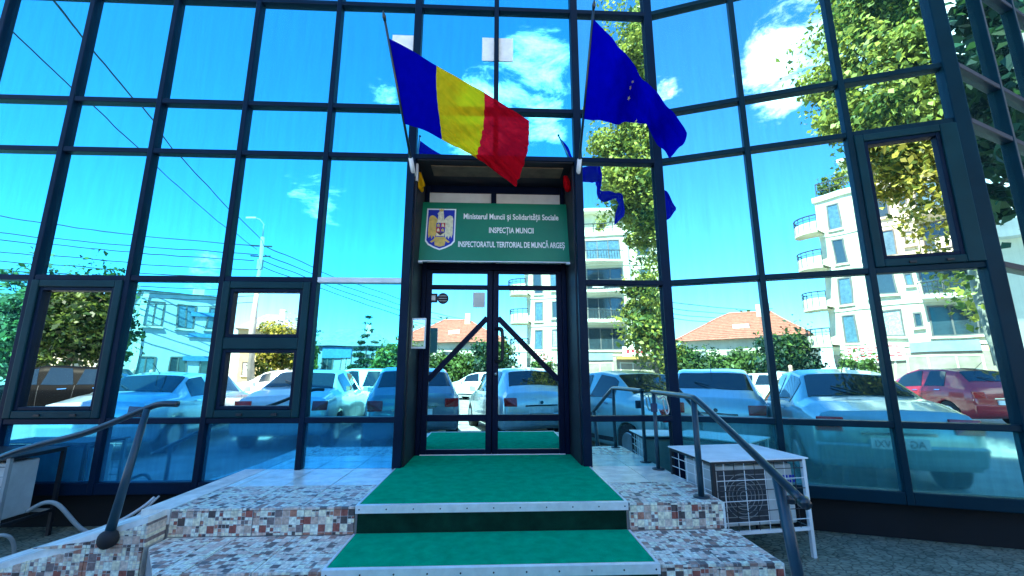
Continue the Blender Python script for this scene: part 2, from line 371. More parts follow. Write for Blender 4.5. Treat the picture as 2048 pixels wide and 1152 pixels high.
# core behind the glazing
rec = .54
fp = [FA(UL, -.1, 0), FA(DL, -.1, 0), FA(DL, -rec-.12, 0), FA(DR, -rec-.12, 0), FA(DR, -.1, 0), FA(UC+.02, -.1, 0), FB(3*SB+.02, -.1, 0), FC(3*S, -.1, 0)]
back = [FC(3*S, -9, 0), FA(UL, -9, 0)]
ring = fp+back; n = len(ring)
V = [Vector((p.x, p.y, 0)) for p in ring]+[Vector((p.x, p.y, ZT)) for p in ring]
F = [(i, (i+1) % n, n+(i+1) % n, n+i) for i in range(n)]
mesh_obj('core_wall', V, F, 'core', office)
bm = MB(); V2 = [Vector((p.x, p.y, ZT)) for p in ring if p not in (ring[2], ring[3])]; k = len(V2)
bm.add(V2+[p+Vector((0, 0, .25)) for p in V2], [tuple(range(k)), tuple(range(2*k-1, k-1, -1))]+[(i, k+i, k+(i+1) % k, (i+1) % k) for i in range(k)])
bm.build('roof', 'roof_grey', office)

def pane(fr, u0, u1, z0, z1, m, v=0.0, parent=office, name='glass_pane', tilt=.0042):
    """one glazing unit, set with the tiny misalignment real panes have"""
    t1, t2 = random.uniform(-tilt, tilt), random.uniform(-tilt, tilt)
    uc, zc = (u0+u1)/2, (z0+z1)/2
    P = []
    for vv in (-.022, 0):
        for (u, z) in ((u0, z0), (u1, z0), (u1, z1), (u0, z1)):
            P.append(fr(u, v+vv+t1*(u-uc)+t2*(z-zc), z))
    return mesh_obj(name, P, [(0, 1, 2, 3), (7, 6, 5, 4), (0, 4, 5, 1), (1, 5, 6, 2), (2, 6, 7, 3), (3, 7, 4, 0)], m, parent)
def vbar(fr, u, z0, z1, m='frame', w=MV, d=MD, v0=-.03, name='mullion'):
    b = bevel(MB().box(fr, u-w/2, u+w/2, v0, d, z0, z1).build(name, m, office), .006); return b
def hbar(fr, u0, u1, z, m='frame', w=MV, d=MD-.004, v0=-.03, name='transom'):
    return bevel(MB().box(fr, u0+MV/2, u1-MV/2, v0, d, z-w/2, z+w/2).build(name, m, office), .006)
def sash(fr, u0, u1, z0, z1, m='sash_frame', split=None, fw=.062, handle=True, wide_right=0):
    """opening window: proud frame, its own clearer pane(s), gasket line"""
    uc, zc = (u0+u1)/2, (z0+z1)/2
    w = empty('window', fr(uc, 0, z0), parent=office)
    def fbox(n, a, b, c, d, vv): return bevel(MB().box(fr, a, b, -.02, vv, c, d).build(n, m, w), .008, 2)
    fbox('frame', u0, u0+fw, z0, z1, .062); fbox('frame', u1-fw-wide_right, u1, z0, z1, .062)
    fbox('frame', u0+fw, u1-fw-wide_right, z0, z0+fw, .06); fbox('frame', u0+fw, u1-fw-wide_right, z1-fw, z1, .06)
    a, b = u0+fw, u1-fw-wide_right
    parts = [(z0+fw, z1-fw)]
    if split: fbox('rail', a, b, split-.05, split+.05, .058); parts = [(z0+fw, split-.05), (split+.05, z1-fw)]
    for (c, d) in parts:
        f2 = .030 if d-c > .3 else .022
        sb = MB()
        for q in ((a, a+f2, c, d), (b-f2, b, c, d), (a+f2, b-f2, c, c+f2), (a+f2, b-f2, d-f2, d)): sb.box(fr, q[0], q[1], -.015, .045, q[2], q[3])
        bevel(sb.build('sash', 'frame', w), .005)
        pane(fr, a+f2, b-f2, c+f2, d-f2, 'glass_sash', .006, w, 'pane', .004)
    if handle:
        for q in (.3, .75): MB().box(fr, a+(b-a)*q, a+(b-a)*q+.045, .058, .072, z0+.018, z0+.034).build('hinge_cover', 'black_metal', w)
    return w

# --- wall A (left and centre)
cA = [U0 + S*i for i in range(-4, 5)]         # columns left of the door
for i, u in enumerate(cA): vbar(FA, u, SILL, ZT, w=MV if u != DL else .075)
vbar(FA, DR, SILL, ZT, w=.075)
vbar(FA, U0+5*S, ROW[2]+MV/2, ZT)
sashes = {(0, 0): None, (2, 0): ROW[0]+.53*(ROW[1]-ROW[0])}
spans = [(cA[i], cA[i+1], i-4) for i in range(len(cA)-1)] + [(DR, UC, 6)]
for (a, b, ci) in spans:
    light = ci == 3
    for ri, z in enumerate(ROW):
        h = hbar(FA, a, b if b != UC else b+.02, z, 'white_paint' if (ri == 1 and light) else 'frame')
    hbar(FA, a, b if b != UC else b+.02, SILL+.045, w=.09)
    hbar(FA, a, b if b != UC else b+.02, ZT-.03)
    zs = [SILL+.09]+ROW+[ZT]
    for ri in range(len(zs)-1):
        if ri == 1 and (ci, 0) in sashes: continue
        z0 = zs[ri]+(MV/2 if ri else 0); z1 = zs[ri+1]-MV/2
        m = 'glass_low' if ri == 0 and ci < 5 else 'glass' if ci < 5 else 'glass_side'
        pane(FA, a+MV/2, b-(MV/2 if b != UC else -.02), z0, z1, m)
for (ci, _), sp in sashes.items():
    a, b = U0+S*ci+MV/2, U0+S*(ci+1)-MV/2
    sash(FA, a, b, ROW[0]+MV/2, ROW[1]-MV/2, split=sp)
# above the door
for (a, b) in ((DL, U0+5*S), (U0+5*S, DR)):
    for z in ROW[2:]: hbar(FA, a, b, z)
    zs = ROW[2:]+[ZT]
    for ri in range(len(zs)-1): pane(FA, a+MV/2, b-MV/2, zs[ri]+MV/2, zs[ri+1]-MV/2, 'glass')
# --- wall B (angled wing)
for i in (1, 2): vbar(FB, SB*i, SILL, ZT, 'frame_teal')
bevel(MB().box(FB, -.03, .05, -.03, MD+.006, SILL, ZT).build('mullion', 'frame', office), .006)
bevel(MB().box(FB, 3*SB-.075, 3*SB+.03, -.03, MD+.012, SILL, ZT).build('corner_post', 'frame_teal', office), .008)
for i in range(3):
    a, b = SB*i+(.02 if i == 0 else 0), SB*(i+1)-(.045 if i == 2 else 0)
    for z in ROW: hbar(FB, a, b, z, 'frame_teal')
    hbar(FB, a, b, SILL+.045, 'frame_teal', w=.09); hbar(FB, a, b, ZT-.03, 'frame_teal')
    zs = [SILL+.09]+ROW+[ZT]
    for ri in range(len(zs)-1):
        if ri == 2 and i == 2: sash(FB, a+MV/2, b-MV/2, zs[ri]+MV/2, zs[ri+1]-MV/2, wide_right=.05); continue
        pane(FB, a+MV/2, b-MV/2, zs[ri]+(MV/2 if ri else 0), zs[ri+1]-MV/2, 'glass_side' if ri else 'glass_low_side')
# --- wall C (turning away at the far right)
for i in (1, 2, 3): vbar(FC, S*i, SILL, ZT, 'frame_teal')
for i in range(3):
    a, b = S*i+(.02 if i == 0 else 0), S*(i+1)
    for z in ROW: hbar(FC, a, b, z, 'frame')
    hbar(FC, a, b, SILL+.045, 'frame', w=.09)
    zs = [SILL+.09]+ROW+[ZT]
    for ri in range(len(zs)-1): pane(FC, a+MV/2, b-MV/2, zs[ri]+(MV/2 if ri else 0), zs[ri+1]-MV/2, 'glass_side')
# --- entrance recess
VD = -rec
def pbox(n, m, u0, u1, v0, v1, z0, z1, bv=.005): return bevel(MB().box(FA, u0, u1, v0, v1, z0, z1).build(n, m, office), bv)
JW = .0375
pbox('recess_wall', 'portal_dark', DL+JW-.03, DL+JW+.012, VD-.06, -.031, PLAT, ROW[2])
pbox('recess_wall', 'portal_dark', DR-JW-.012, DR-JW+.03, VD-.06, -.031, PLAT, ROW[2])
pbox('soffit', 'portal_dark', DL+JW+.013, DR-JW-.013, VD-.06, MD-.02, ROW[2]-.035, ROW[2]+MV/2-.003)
pbox('soffit_board', 'soffit_wood', DL+.17, DR-.13, -.28, -.06, ROW[2]-.05, ROW[2]-.037)
a, b = DL+JW+.014, DR-JW-.014
mid = U0+5*S-.015
def wz(px, py, v=VD): return uz(px, py, FA, v)[1]
def wu(px, py, v=VD): return uz(px, py, FA, v)[0]
zdt = wz(990, 541)                             # top of the door leaves
pbox('door_frame', 'door_frame', a, a+.045, VD-.05, VD+.02, PLAT, ROW[2]-.036); pbox('door_frame', 'door_frame', b-.045, b, VD-.05, VD+.02, PLAT, ROW[2]-.036)
pbox('door_frame', 'door_frame', a+.045, b-.045, VD-.05, VD+.018, zdt, zdt+.07)
zt2 = wz(990, 388)
pbox('door_frame', 'door_frame', a+.045, b-.045, VD-.05, VD+.018, zt2, ROW[2]-.036)
pbox('door_frame', 'door_frame', mid-.028, mid+.028, VD-.05, VD+.016, zdt+.07, zt2)
for (x0, x1) in ((a+.045, mid-.028), (mid+.028, b-.045)): pane(FA, x0, x1, zdt+.07, zt2, 'white_paint', VD, name='whitened_transom_pane')  # transom glass: plain white colour stands in for its bright lit look
pbox('threshold', 'aluminium', a+.046, b-.046, VD-.05, VD+.03, PLAT-.01, PLAT+.012)
# door leaves
def leaf(u0, u1, left):
    d = empty('door', FA((u0+u1)/2, VD, PLAT), parent=office)
    z0, z1 = PLAT+.014, zdt-.004
    fw = .058
    def fb(n, p, q, r, s, vv=.0, m='door_frame'): return bevel(MB().box(FA, p, q, VD-.03, VD+.022+vv, r, s).build(n, m, d), .005)
    fb('stile', u0, u0+fw, z0, z1); fb('stile', u1-fw, u1, z0, z1)
    zr = [z0+.0, wz(990, 898), wz(990, 842), wz(990, 829), wz(990, 580), wz(990, 571), wz(990, 548), z1]
    for q in (0, 2, 4, 6): fb('rail', u0+fw, u1-fw, zr[q], zr[q+1], -.002)
    for q in (1, 3, 5): pane(FA, u0+fw, u1-fw, zr[q], zr[q+1], 'glass_door', VD, d, 'pane', .003)
    # diagonal guard bar
    zh, zl = wz(990, 636), wz(990, 760)
    inn, out = (u1-fw+.005, u0+fw-.005) if left else (u0+fw-.005, u1-fw+.005)
    MB().bar(FA(inn, VD+.022, zh), FA(out, VD+.022, zl), .05, .02, up=FA.n).build('guard_bar', 'door_frame', d)
    return d
dl = leaf(a+.047, mid-.003, True); dr = leaf(mid+.003, b-.047, False)
hu = mid+.045; hz0, hz1 = wz(1005, 722), wz(1005, 658)
MB().tube(smooth_path([FA(hu-.01, VD+.02, hz0), FA(hu+.035, VD+.07, hz0+.002), FA(hu+.055, VD+.08, hz0+.05), FA(hu+.055, VD+.08, hz1-.05), FA(hu+.035, VD+.07, hz1-.002), FA(hu-.01, VD+.02, hz1)], 5), .016).build('handle', 'black_metal', dr, True)
MB().disc(FA(mid+.035, VD+.02, wz(1000, 748)), FA.n, .016, .012).build('lock', 'steel', dr, True)
# small things on the door glass
def flat(n, m, u0, u1, z0, z1, v, th=.002, parent=None, fr=FA): return MB().box(fr, u0, u1, v, v+th, z0, z1).build(n, m, parent)
o = empty('door_sticker', FA(wu(865, 596), VD+.004, wz(865, 603)), 'small dark square sticker at the top of the left door pane', 'sticker')
flat('border', 'sticker', wu(853, 596), wu(875, 596), wz(860, 605), wz(860, 587), VD+.004, parent=o); flat('face', 'paper', wu(857, 596), wu(871, 596), wz(860, 601), wz(860, 591), VD+.0065, .001, o)
o = empty('round_sticker', FA(wu(886, 596), VD+.004, wz(886, 603)), 'round dark striped sticker at the top of the left door pane', 'sticker')
rr = (wz(886, 586)-wz(886, 608))/2; cc = FA(wu(886, 596), VD+.004, wz(886, 597))
MB().disc(cc, FA.n, rr, .002, 24).build('disc', 'sticker', o)
for q in (-.45, 0, .45): MB().bar(cc+FA.n*.003+FA.u*(-rr*.7)+Vector((0, 0, q*rr)), cc+FA.n*.003+FA.u*(rr*.7)+Vector((0, 0, q*rr)), .004, rr*.16, up=FA.n).build('stripe', 'paper', o)
tag(flat('paper_notice', 'sign_cream', wu(946, 596), wu(970, 596), wz(957, 615), wz(957, 585), VD+.004), 'small brownish notice taped at the upper corner of the left door leaf', 'notice')
o = empty('notice_frame', FA(wu(830, 665, -.25), -.25, wz(830, 695, -.25)), 'white-edged glass notice holder on the left side of the entrance recess', 'notice')
ua = DL+JW+.013
MB().box(FA, ua, ua+.125, -.13, -.10, wz(830, 697, -.1), wz(830, 636, -.1)).build('panel', 'white_paint', o)
MB().box(FA, ua+.010, ua+.115, -.0995, -.096, wz(830, 693, -.1), wz(830, 640, -.1)).build('pane', 'glass_side', o)

# ------------------------------------------------------------------ name board over the door
vb, vt = -.29, -.41
pbl, pbr = onpl(836, 521, FA, vb), onpl(1147, 522, FA, vb); ptl = onpl(850, 404, FA, vt)
bw = (pbr-pbl).length; up_v = (FA(0, vt, ptl.z)-FA(0, vb, pbl.z)); bh = up_v.length
ex = FA.u; ey = up_v.normalized(); en = ex.cross(ey)
ex = ey.cross(en).normalized()
org = FA((DL+DR)/2-bw/2+.002, vb, pbl.z)
def SP(x, y, d=0): return org + ex*x*bw + ey*y*bh + en*d
board = empty('name_board', SP(.5, 0), 'green name board with white lettering and a coat of arms above the doors', 'sign')
def sbox(n, m, x0, x1, y0, y1, d0, d1, p=board):
    P = [SP(x, y, d) for x in (x0, x1) for d in (d1, d0) for y in (y0, y1)]
    return mesh_obj(n, P, [(0, 1, 3, 2), (4, 6, 7, 5), (0, 4, 5, 1), (2, 3, 7, 6), (0, 2, 6, 4), (1, 5, 7, 3)], m, p)
bevel(sbox('panel', 'sign_green', 0, 1, 0, 1, -.025, 0), .004)
sbox('edge_strip', 'aluminium', 0, 1, -.012, -.001, -.02, .006)
for x in (.02, .98): sbox('clip', 'aluminium', x-.018, x+.018, -.035, -.013, -.02, .01)
def text_part(n, txt, x, y, width, h, m, p, d=.003, bold=.022, place=SP, cw=None, chh=None):
    cu = bpy.data.curves.new(n, 'FONT'); cu.body = txt; cu.align_x = 'CENTER'; cu.extrude = .0; cu.offset = bold*1.0; cu.size = 1
    to = bpy.data.objects.new(n, cu); COL.objects.link(to); bpy.context.view_layer.update()
    dg = bpy.context.evaluated_depsgraph_get(); me = bpy.data.meshes.new_from_object(to.evaluated_get(dg))
    bpy.data.objects.remove(to, do_unlink=True)
    V = np.array([v.co for v in me.vertices]); F = [tuple(q.vertices) for q in me.polygons]; bpy.data.meshes.remove(me)
    w0, w1 = V[:, 0].min(), V[:, 0].max()
    sx = width/(w1-w0); sy = h/.72
    P = [place(x+(v[0]-(w0+w1)/2)*sx, y+v[1]*sy, d) for v in V]
    return mesh_obj(n, P, F, m, p)
def fx(px): return (px-836)/(1147-836)
def fy(py): return (521-py)/117
text_part('lettering', 'Ministerul Muncii și Solidarității Sociale', fx(1025), fy(438), 198/311, 11.5/117, 'sign_white', board)
text_part('lettering', 'INSPECȚIA MUNCII', fx(1025), fy(465.5), 92/311, 11/117, 'sign_white', board)
text_part('lettering', 'INSPECTORATUL TERITORIAL DE MUNCĂ ARGEȘ', fx(1025.5), fy(494), 217/311, 11/117, 'sign_white', board)
em = empty('coat_of_arms', SP(fx(880), fy(500)), parent=board)
ecx, ecy = 880, 458
def epoly(n, pts, m, d, th=.002):
    pts = [SP(fx(ecx+p[0]), fy(ecy-p[1]), d) for p in pts]; k = len(pts)
    Q = pts+[p-en*th for p in pts]
    return mesh_obj(n, Q, [tuple(range(k)), tuple(range(2*k-1, k-1, -1))]+[(i, k+i, k+(i+1) % k, (i+1) % k) for i in range(k)], m, em)
sh = [(-30, 40), (-30, -26), (-24, -33), (-12, -39), (0, -43), (12, -39), (24, -33), (30, -26), (30, 40)]
epoly('border', sh, 'sign_white', .004); epoly('field', [(x*.91, y*.93) for x, y in sh], 'emblem_blue', .006)
for s_ in (-1, 1):
    w = [(5, 14), (9, 20), (13, 24), (18, 26), (23, 24), (25, 18), (25, -12), (23, -20), (20, -14), (17, -22), (14, -15), (11, -20), (8, -10), (5, -4)]
    epoly('wing', [(s_*x, y) for x, y in (w if s_ > 0 else w)][::s_ if s_ > 0 else -1], 'emblem_cream' if s_ > 0 else 'emblem_gold', .008)
    epoly('leg', [(s_*x, y) for x, y in ((3, -18), (8, -17), (15, -24), (20, -27), (17, -29), (9, -25), (4, -22))][::s_ if s_ > 0 else -1], 'emblem_gold', .0085)
epoly('body', [(-7, 18), (-6, 26), (-8, 29), (-5, 33), (0, 36), (4, 34), (5, 28), (6, 20), (8, 10), (8, -16), (-8, -16), (-8, 10)], 'emblem_cream', .009)
epoly('crown', [(-4, 34), (-5, 40), (-2, 37), (0, 40.5), (2, 37), (5, 40), (4, 34)], 'emblem_gold', .010)
epoly('tail', [(-5, -18), (-11, -28), (-10, -34), (0, -37), (10, -34), (11, -28), (5, -18)], 'emblem_gold', .0095)
q = [((-9, 10), (0, 10), (0, 1), (-9, 1), 'emblem_blue'), ((0, 10), (9, 10), (9, 1), (0, 1), 'emblem_red'), ((-9, 1), (0, 1), (0, -9), (-9, -9), 'emblem_red'), ((0, 1), (9, 1), (9, -9), (0, -9), 'emblem_blue')]
for p0, p1, p2, p3, m_ in q:
    epoly('quarter', [p3, p2, p1, p0], m_, .012)
    cx_, cy_ = (p0[0]+p1[0])/2, (p0[1]+p2[1])/2
    epoly('charge', [(cx_-3, cy_-3), (cx_+3, cy_-3.4), (cx_+2, cy_+1), (cx_, cy_+3.6), (cx_-2.5, cy_+1)], 'emblem_gold' if m_ == 'emblem_blue' else 'emblem_cream', .0135)
epoly('base_point', [(-8, -9), (0, -15), (8, -9)], 'emblem_dark', .012)

# ------------------------------------------------------------------ entrance steps
steps = empty('entrance_steps', FA(-.3, 1.0, 0), 'tiled entrance platform and steps with printed mosaic risers', 'steps')
UP0, UP1 = -2.52*K, 1.44*K                    # platform ends
V1, V2, V3 = 1.235*K, 1.79*K, 2.34*K          # nosing lines
TH = .012
Z2, Z3, Z4 = PLAT-RISE, PLAT-2*RISE, PLAT-3*RISE
def block(n, pts, z0, z1, m, p=steps):
    k = len(pts); P = [FA(u, v, z0) for u, v in pts]+[FA(u, v, z1) for u, v in pts]
    return mesh_obj(n, P, [tuple(range(k-1, -1, -1)), tuple(range(k, 2*k))]+[(i, (i+1) % k, k+(i+1) % k, k+i) for i in range(k)], m, p)
block('platform_block', [(UP0+.01, 0), (UP0+.01, V1-.012), (UP1-.012, V1-.012), (UP1-.012, 0)], 0, PLAT-TH, 'concrete_block')
block('recess_block', [(DL+JW, VD-.06), (DL+JW, -.001), (DR-JW, -.001), (DR-JW, VD-.06)], 0, PLAT-TH, 'concrete_block')
L2a, L2b = (-2.32*K, 1.40*K), (-2.0*K, V2-.012)
block('step_block', [(L2a[0], V1-.012), L2a, L2b, (UP1-.012+.03, V2-.012), (UP1-.012+.0, V1-.012)], 0, Z2-TH, 'concrete_block')
block('step_block', [(-1.9*K, V2-.012), (-1.75*K, V3-.012), (UP1+.03, V3-.012), (UP1+.018, V2-.012)], 0, Z3-TH, 'concrete_block')
block('step_block', [(-1.7*K, V3-.012), (-1.7*K, V3+.45), (UP1+.05, V3+.45), (UP1+.05, V3-.012)], 0, Z4, 'concrete_block')
CL, CR = -1.10*K, .74*K                        # carpet sides
def tile(u0, u1, v0, v1, z, m, n='tile'):
    gap = .0035
    P = [FA(u, v, zz) for zz in (z-TH, z-random.uniform(0, .0012)) for (u, v) in ((u0+gap, v0+gap), (u1-gap, v0+gap), (u1-gap, v1-gap), (u0+gap, v1-gap))]
    return mesh_obj(n, P, [(3, 2, 1, 0), (4, 5, 6, 7), (0, 1, 5, 4), (1, 2, 6, 5), (2, 3, 7, 6), (3, 0, 4, 7)], m, steps)
def rtile(u0, u1, v, z0, z1, m='mosaic_riser'):
    gap = .0018
    P = [FA(u, vv, z) for vv in (v-.012, v-random.uniform(0, .0008)) for (u, z) in ((u0+gap, z0+gap), (u1-gap, z0+gap), (u1-gap, z1-gap), (u0+gap, z1-gap))]
    return mesh_obj('riser_tile', P, [(3, 2, 1, 0), (4, 5, 6, 7), (0, 1, 5, 4), (1, 2, 6, 5), (2, 3, 7, 6), (3, 0, 4, 7)], m, steps)
T = .373*K
def split(a_, b_, t, from_right=False):
    xs = [a_]
    if from_right:
        x = b_
        while x > a_+.03: xs.append(x); x -= t
        xs = sorted(set(xs))
    else:
        x = a_
        while x < b_-.03: x += t; xs.append(min(x, b_))
    return list(zip(xs[:-1], xs[1:]))
for side, (ua_, ub_) in enumerate(((UP0+.19*K, CL-.018), (CR+.018, UP1))):
    for (u0, u1) in split(ua_, ub_, T, side == 0):
        for (v0, v1) in split(.002, V1, T*.86): tile(u0, u1, v0, v1, PLAT, 'tile_floor' if v1 < V1-.35*K else 'mosaic_tread')
for (u0, u1) in split(UP0+.19*K, CL-.018, .335*K, True): rtile(u0, u1, V1, Z2+.001, PLAT-TH-.001)
for (u0, u1) in split(CR+.018, UP1, .335*K): rtile(u0, u1, V1, Z2+.001, PLAT-TH-.001)
for (u0, u1) in split(L2b[0]-.0, CL-.018, T, True):
    for (v0, v1) in split(V1+.001, V2, T*.8): tile(u0, u1, v0, v1, Z2, 'mosaic_tread')
# cut tile at the slanted end of the second tread
P = [FA(u, v, z) for z in (Z2-TH, Z2-.0005) for (u, v) in ((L2b[0]-.003, V2), (L2b[0]-.003, V1+.002), (L2a[0], V1+.002), (L2a[0], L2a[1]))]
mesh_obj('tile', P, [(0, 1, 2, 3), (7, 6, 5, 4), (0, 4, 5, 1), (1, 5, 6, 2), (2, 6, 7, 3), (3, 7, 4, 0)], 'mosaic_tread', steps)
for (u0, u1) in split(CR+.018, UP1+.03, T):
    for (v0, v1) in split(V1+.001, V2, T*.8): tile(u0, u1, v0, v1, Z2, 'mosaic_tread')
for (u0, u1) in split(L2b[0], CL-.018, .335*K, True)+split(CR+.018, UP1+.03, .335*K): rtile(u0, u1, V2, Z3+.001, Z2-TH-.001)
for (u0, u1) in split(-1.75*K, CL-.018, T, True)+split(CR+.018, UP1+.03, T):
    for (v0, v1) in split(V2+.001, V3, T*.8): tile(u0, u1, v0, v1, Z3, 'mosaic_tread')
# plain end tile on the right end of the platform, side faces
MB().box(FA, UP1-.012, UP1+.004, .005, V1-.002, .0, PLAT-.002).build('end_slab', 'concrete', steps)
MB().box(FA, UP1+.019, UP1+.032, V1+.002, V2-.002, .0, Z2-.002).build('end_slab', 'concrete', steps)
MB().box(FA, UP0, UP0+.19*K-.002, .003, V1+.0, PLAT-.08, PLAT+.001).build('edge_coping', 'concrete', steps)
# trims at the carpet sides
for (uu, s_) in ((CL-.017, 1), (CR+.004, -1)):
    MB().box(FA, uu, uu+.013, .004, V1-.004, PLAT-.004, PLAT+.006).build('edge_trim', 'aluminium', steps)
    MB().box(FA, uu, uu+.013, V1+.004, V2-.004, Z2-.004, Z2+.006).build('edge_trim', 'aluminium', steps)
# green carpet
carpet = empty('green_carpet', FA(-.15, .6, Z2), 'green carpet runner from the doors down the steps with aluminium nosings', 'carpet')
def cbox(n, m, u0, u1, v0, v1, z0, z1): return MB().box(FA, u0, u1, v0, v1, z0, z1).build(n, m, carpet)
cbox('recess_strip', 'carpet', DL+JW+.014, DR-JW-.014, VD+.031, .0015, PLAT-TH+.001, PLAT+.006)
cbox('platform_strip', 'carpet', CL, CR, .0025, V1+.002, PLAT-TH+.001, PLAT+.006)
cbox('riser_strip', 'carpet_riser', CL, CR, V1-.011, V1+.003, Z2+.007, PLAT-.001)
cbox('tread_strip', 'carpet', CL, CR, V1+.0035, V2+.002, Z2-TH+.001, Z2+.006)
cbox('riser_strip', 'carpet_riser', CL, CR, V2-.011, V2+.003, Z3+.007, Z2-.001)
cbox('tread_strip', 'carpet', CL, CR, V2+.0035, V3+.002, Z3-TH+.001, Z3+.006)
for (vv, zz) in ((V1, PLAT), (V2, Z2)):
    nb = MB(); nb.box(FA, CL-.012, CR+.012, vv-.018, vv+.008, zz+.0065, zz+.0105); nb.box(FA, CL-.012, CR+.012, vv+.0085, vv+.012, zz-.034, zz+.0105)
    no = nb.build('nosing', 'aluminium', carpet)
    for i in range(11):
        u = CL+.01+(CR-CL-.02)*i/10
        MB().disc(FA(u, vv+.012, zz-.012), FA.n, .0042, .002, 8).build('screw', 'screw', no)

# ------------------------------------------------------------------ side ramp at the left
ramp = empty('side_ramp', FA(-3.2*K, 1.2*K, 0), 'narrow sloping concrete side ramp with mosaic-tiled face left of the steps', 'ramp')
rs = .30; ru0 = -2.36*K; ru1 = -5.2*K; rv0, rv1 = .93*K, 1.40*K     # wall side, car-park side
def rz(u): return max(PLAT - rs*(ru0-u), .02)
ue = ru0-(PLAT-.02)/rs
pts = [(ru0, PLAT), (ue, .02)]
def rprism(n, v0, v1, dz, m, z_under=None):
    top = [FA(u, v, z+dz) for (u, z) in pts for v in (v0, v1)]; bot = [FA(u, v, (0 if z_under is None else z+dz-z_under)) for (u, z) in pts for v in (v0, v1)]
    return mesh_obj(n, top+bot, [(0, 1, 3, 2), (4, 6, 7, 5), (0, 4, 5, 1), (2, 3, 7, 6), (0, 2, 6, 4), (1, 5, 7, 3)], m, ramp)
rprism('ramp_slab', rv0, rv1-.013, 0, 'concrete')
u = ru0; i = 0
while u > -4.0*K:                              # face tiles follow the slope along their top
    un = u-.335*K
    zt0, zt1 = rz(u)-.032, rz(un)-.032
    for (zlo, zhi) in ((Z3, Z2), (Z2, PLAT), (0.0, Z3)):
        t0, t1 = min(zhi-.001, zt0), min(zhi-.001, zt1)
        if t0 <= zlo+.004: continue
        t1 = max(t1, zlo+.003)
        P = [FA(a_, v, z) for v in (rv1-.012, rv1) for (a_, z) in ((un+.0018, zlo+.0018), (u-.0018, zlo+.0018), (u-.0018, t0), (un+.0018, t1))]
        mesh_obj('face_tile', P, [(3, 2, 1, 0), (4, 5, 6, 7), (0, 1, 5, 4), (1, 2, 6, 5), (2, 3, 7, 6), (3, 0, 4, 7)], 'mosaic_riser', ramp)
    u = un; i += 1
MB().box(FA, ru0+.001, ru0+.013, V1+.002, rv1, Z2+.001, PLAT-.03).build('face_tile', 'mosaic_riser', ramp)

# ------------------------------------------------------------------ handrails
def kp(x, y, z): return Vector((x*K, y*K, EYE+z*K))
hr = empty('handrail', kp(1.39, 3.4, -.9), 'dark tubular handrail on the right edge of the steps, by the caged unit', 'handrail')
MB().tube(smooth_path([kp(1.382, 4.36, -.175), kp(1.384, 3.9, -.175), kp(1.385, 3.46, -.178), kp(1.387, 3.30, -.205), kp(1.39, 2.8, -.385), kp(1.392, 2.22, -.60)], 6), .019, 12).build('rail', 'rail_paint', hr, True)
MB().tube([kp(1.385, 4.33, -.89), kp(1.383, 4.33, -.18)], .016).build('post', 'post_paint', hr, True)
MB().tube([kp(1.387, 3.39, -.89), kp(1.386, 3.39, -.19)], .019).build('post', 'post_paint', hr, True)
MB().tube([kp(1.48, 2.42, -1.36), kp(1.40, 2.42, -.535)], .025).build('post', 'post_paint', hr, True)
MB().tube([kp(1.44, 2.42, -.66), kp(1.44, 2.42, -.62)], .03).build('collar', 'rail_paint', hr, True)
for (x, y, z) in ((1.385, 4.33, -.888), (1.387, 3.39, -.888)): MB().disc(kp(x, y, z), (0, 0, 1), .05, .008, 18).build('base_plate', 'rail_paint', hr, True)
MB().tube([kp(1.392, 2.22, -.60), kp(1.393, 2.19, -.611)], [.028, .02]).build('end_cap', 'rail_paint', hr, True)
pl = empty('padlock_chain', kp(1.38, 4.30, -.3), 'small bicycle lock hanging from the right handrail by the glass', 'lock')
MB().tube(smooth_path([kp(1.39, 4.31, -.19), kp(1.41, 4.27, -.24), kp(1.47, 4.27, -.22), kp(1.50, 4.27, -.34), kp(1.48, 4.27, -.38), kp(1.46, 4.27, -.33), kp(1.45, 4.27, -.25)], 6), .006, 6).build('shackle', 'steel', pl, True)
bevel(MB().bar(kp(1.36, 4.27, -.28), kp(1.36, 4.27, -.36), .05, .03).build('lock_body', 'cloth_navy', pl), .006)
hl = empty('handrail', kp(-2.47, 3.05, -1.0), 'dark tubular handrail with one post beside the left ramp', 'handrail')
MB().tube(smooth_path([kp(-2.29, 3.05, -.205), kp(-2.40, 3.05, -.205), kp(-2.50, 3.05, -.235), kp(-2.86, 3.05, -.385), kp(-3.20, 3.05, -.475), kp(-3.43, 3.05, -.555), kp(-3.75, 3.05, -.72), kp(-4.2, 3.05, -.95)], 6), .018, 12).build('rail', 'rail_paint', hl, True)
MB().tube([kp(-2.487, 2.90, -1.0), kp(-2.478, 3.03, -.235)], [.024, .017]).build('post', 'post_paint', hl, True)
MB().tube([kp(-2.487, 2.95, -1.0), kp(-2.487, 2.92, -1.0), kp(-2.487, 2.88, -1.0), kp(-2.487, 2.86, -1.0)], [.03, .046, .046, .03], 16).build('base_plate', 'rubber', hl, True)
MB().tube([kp(-4.0, 3.05, -1.5), kp(-4.0, 3.05, -.85)], .019).build('post', 'post_paint', hl, True)

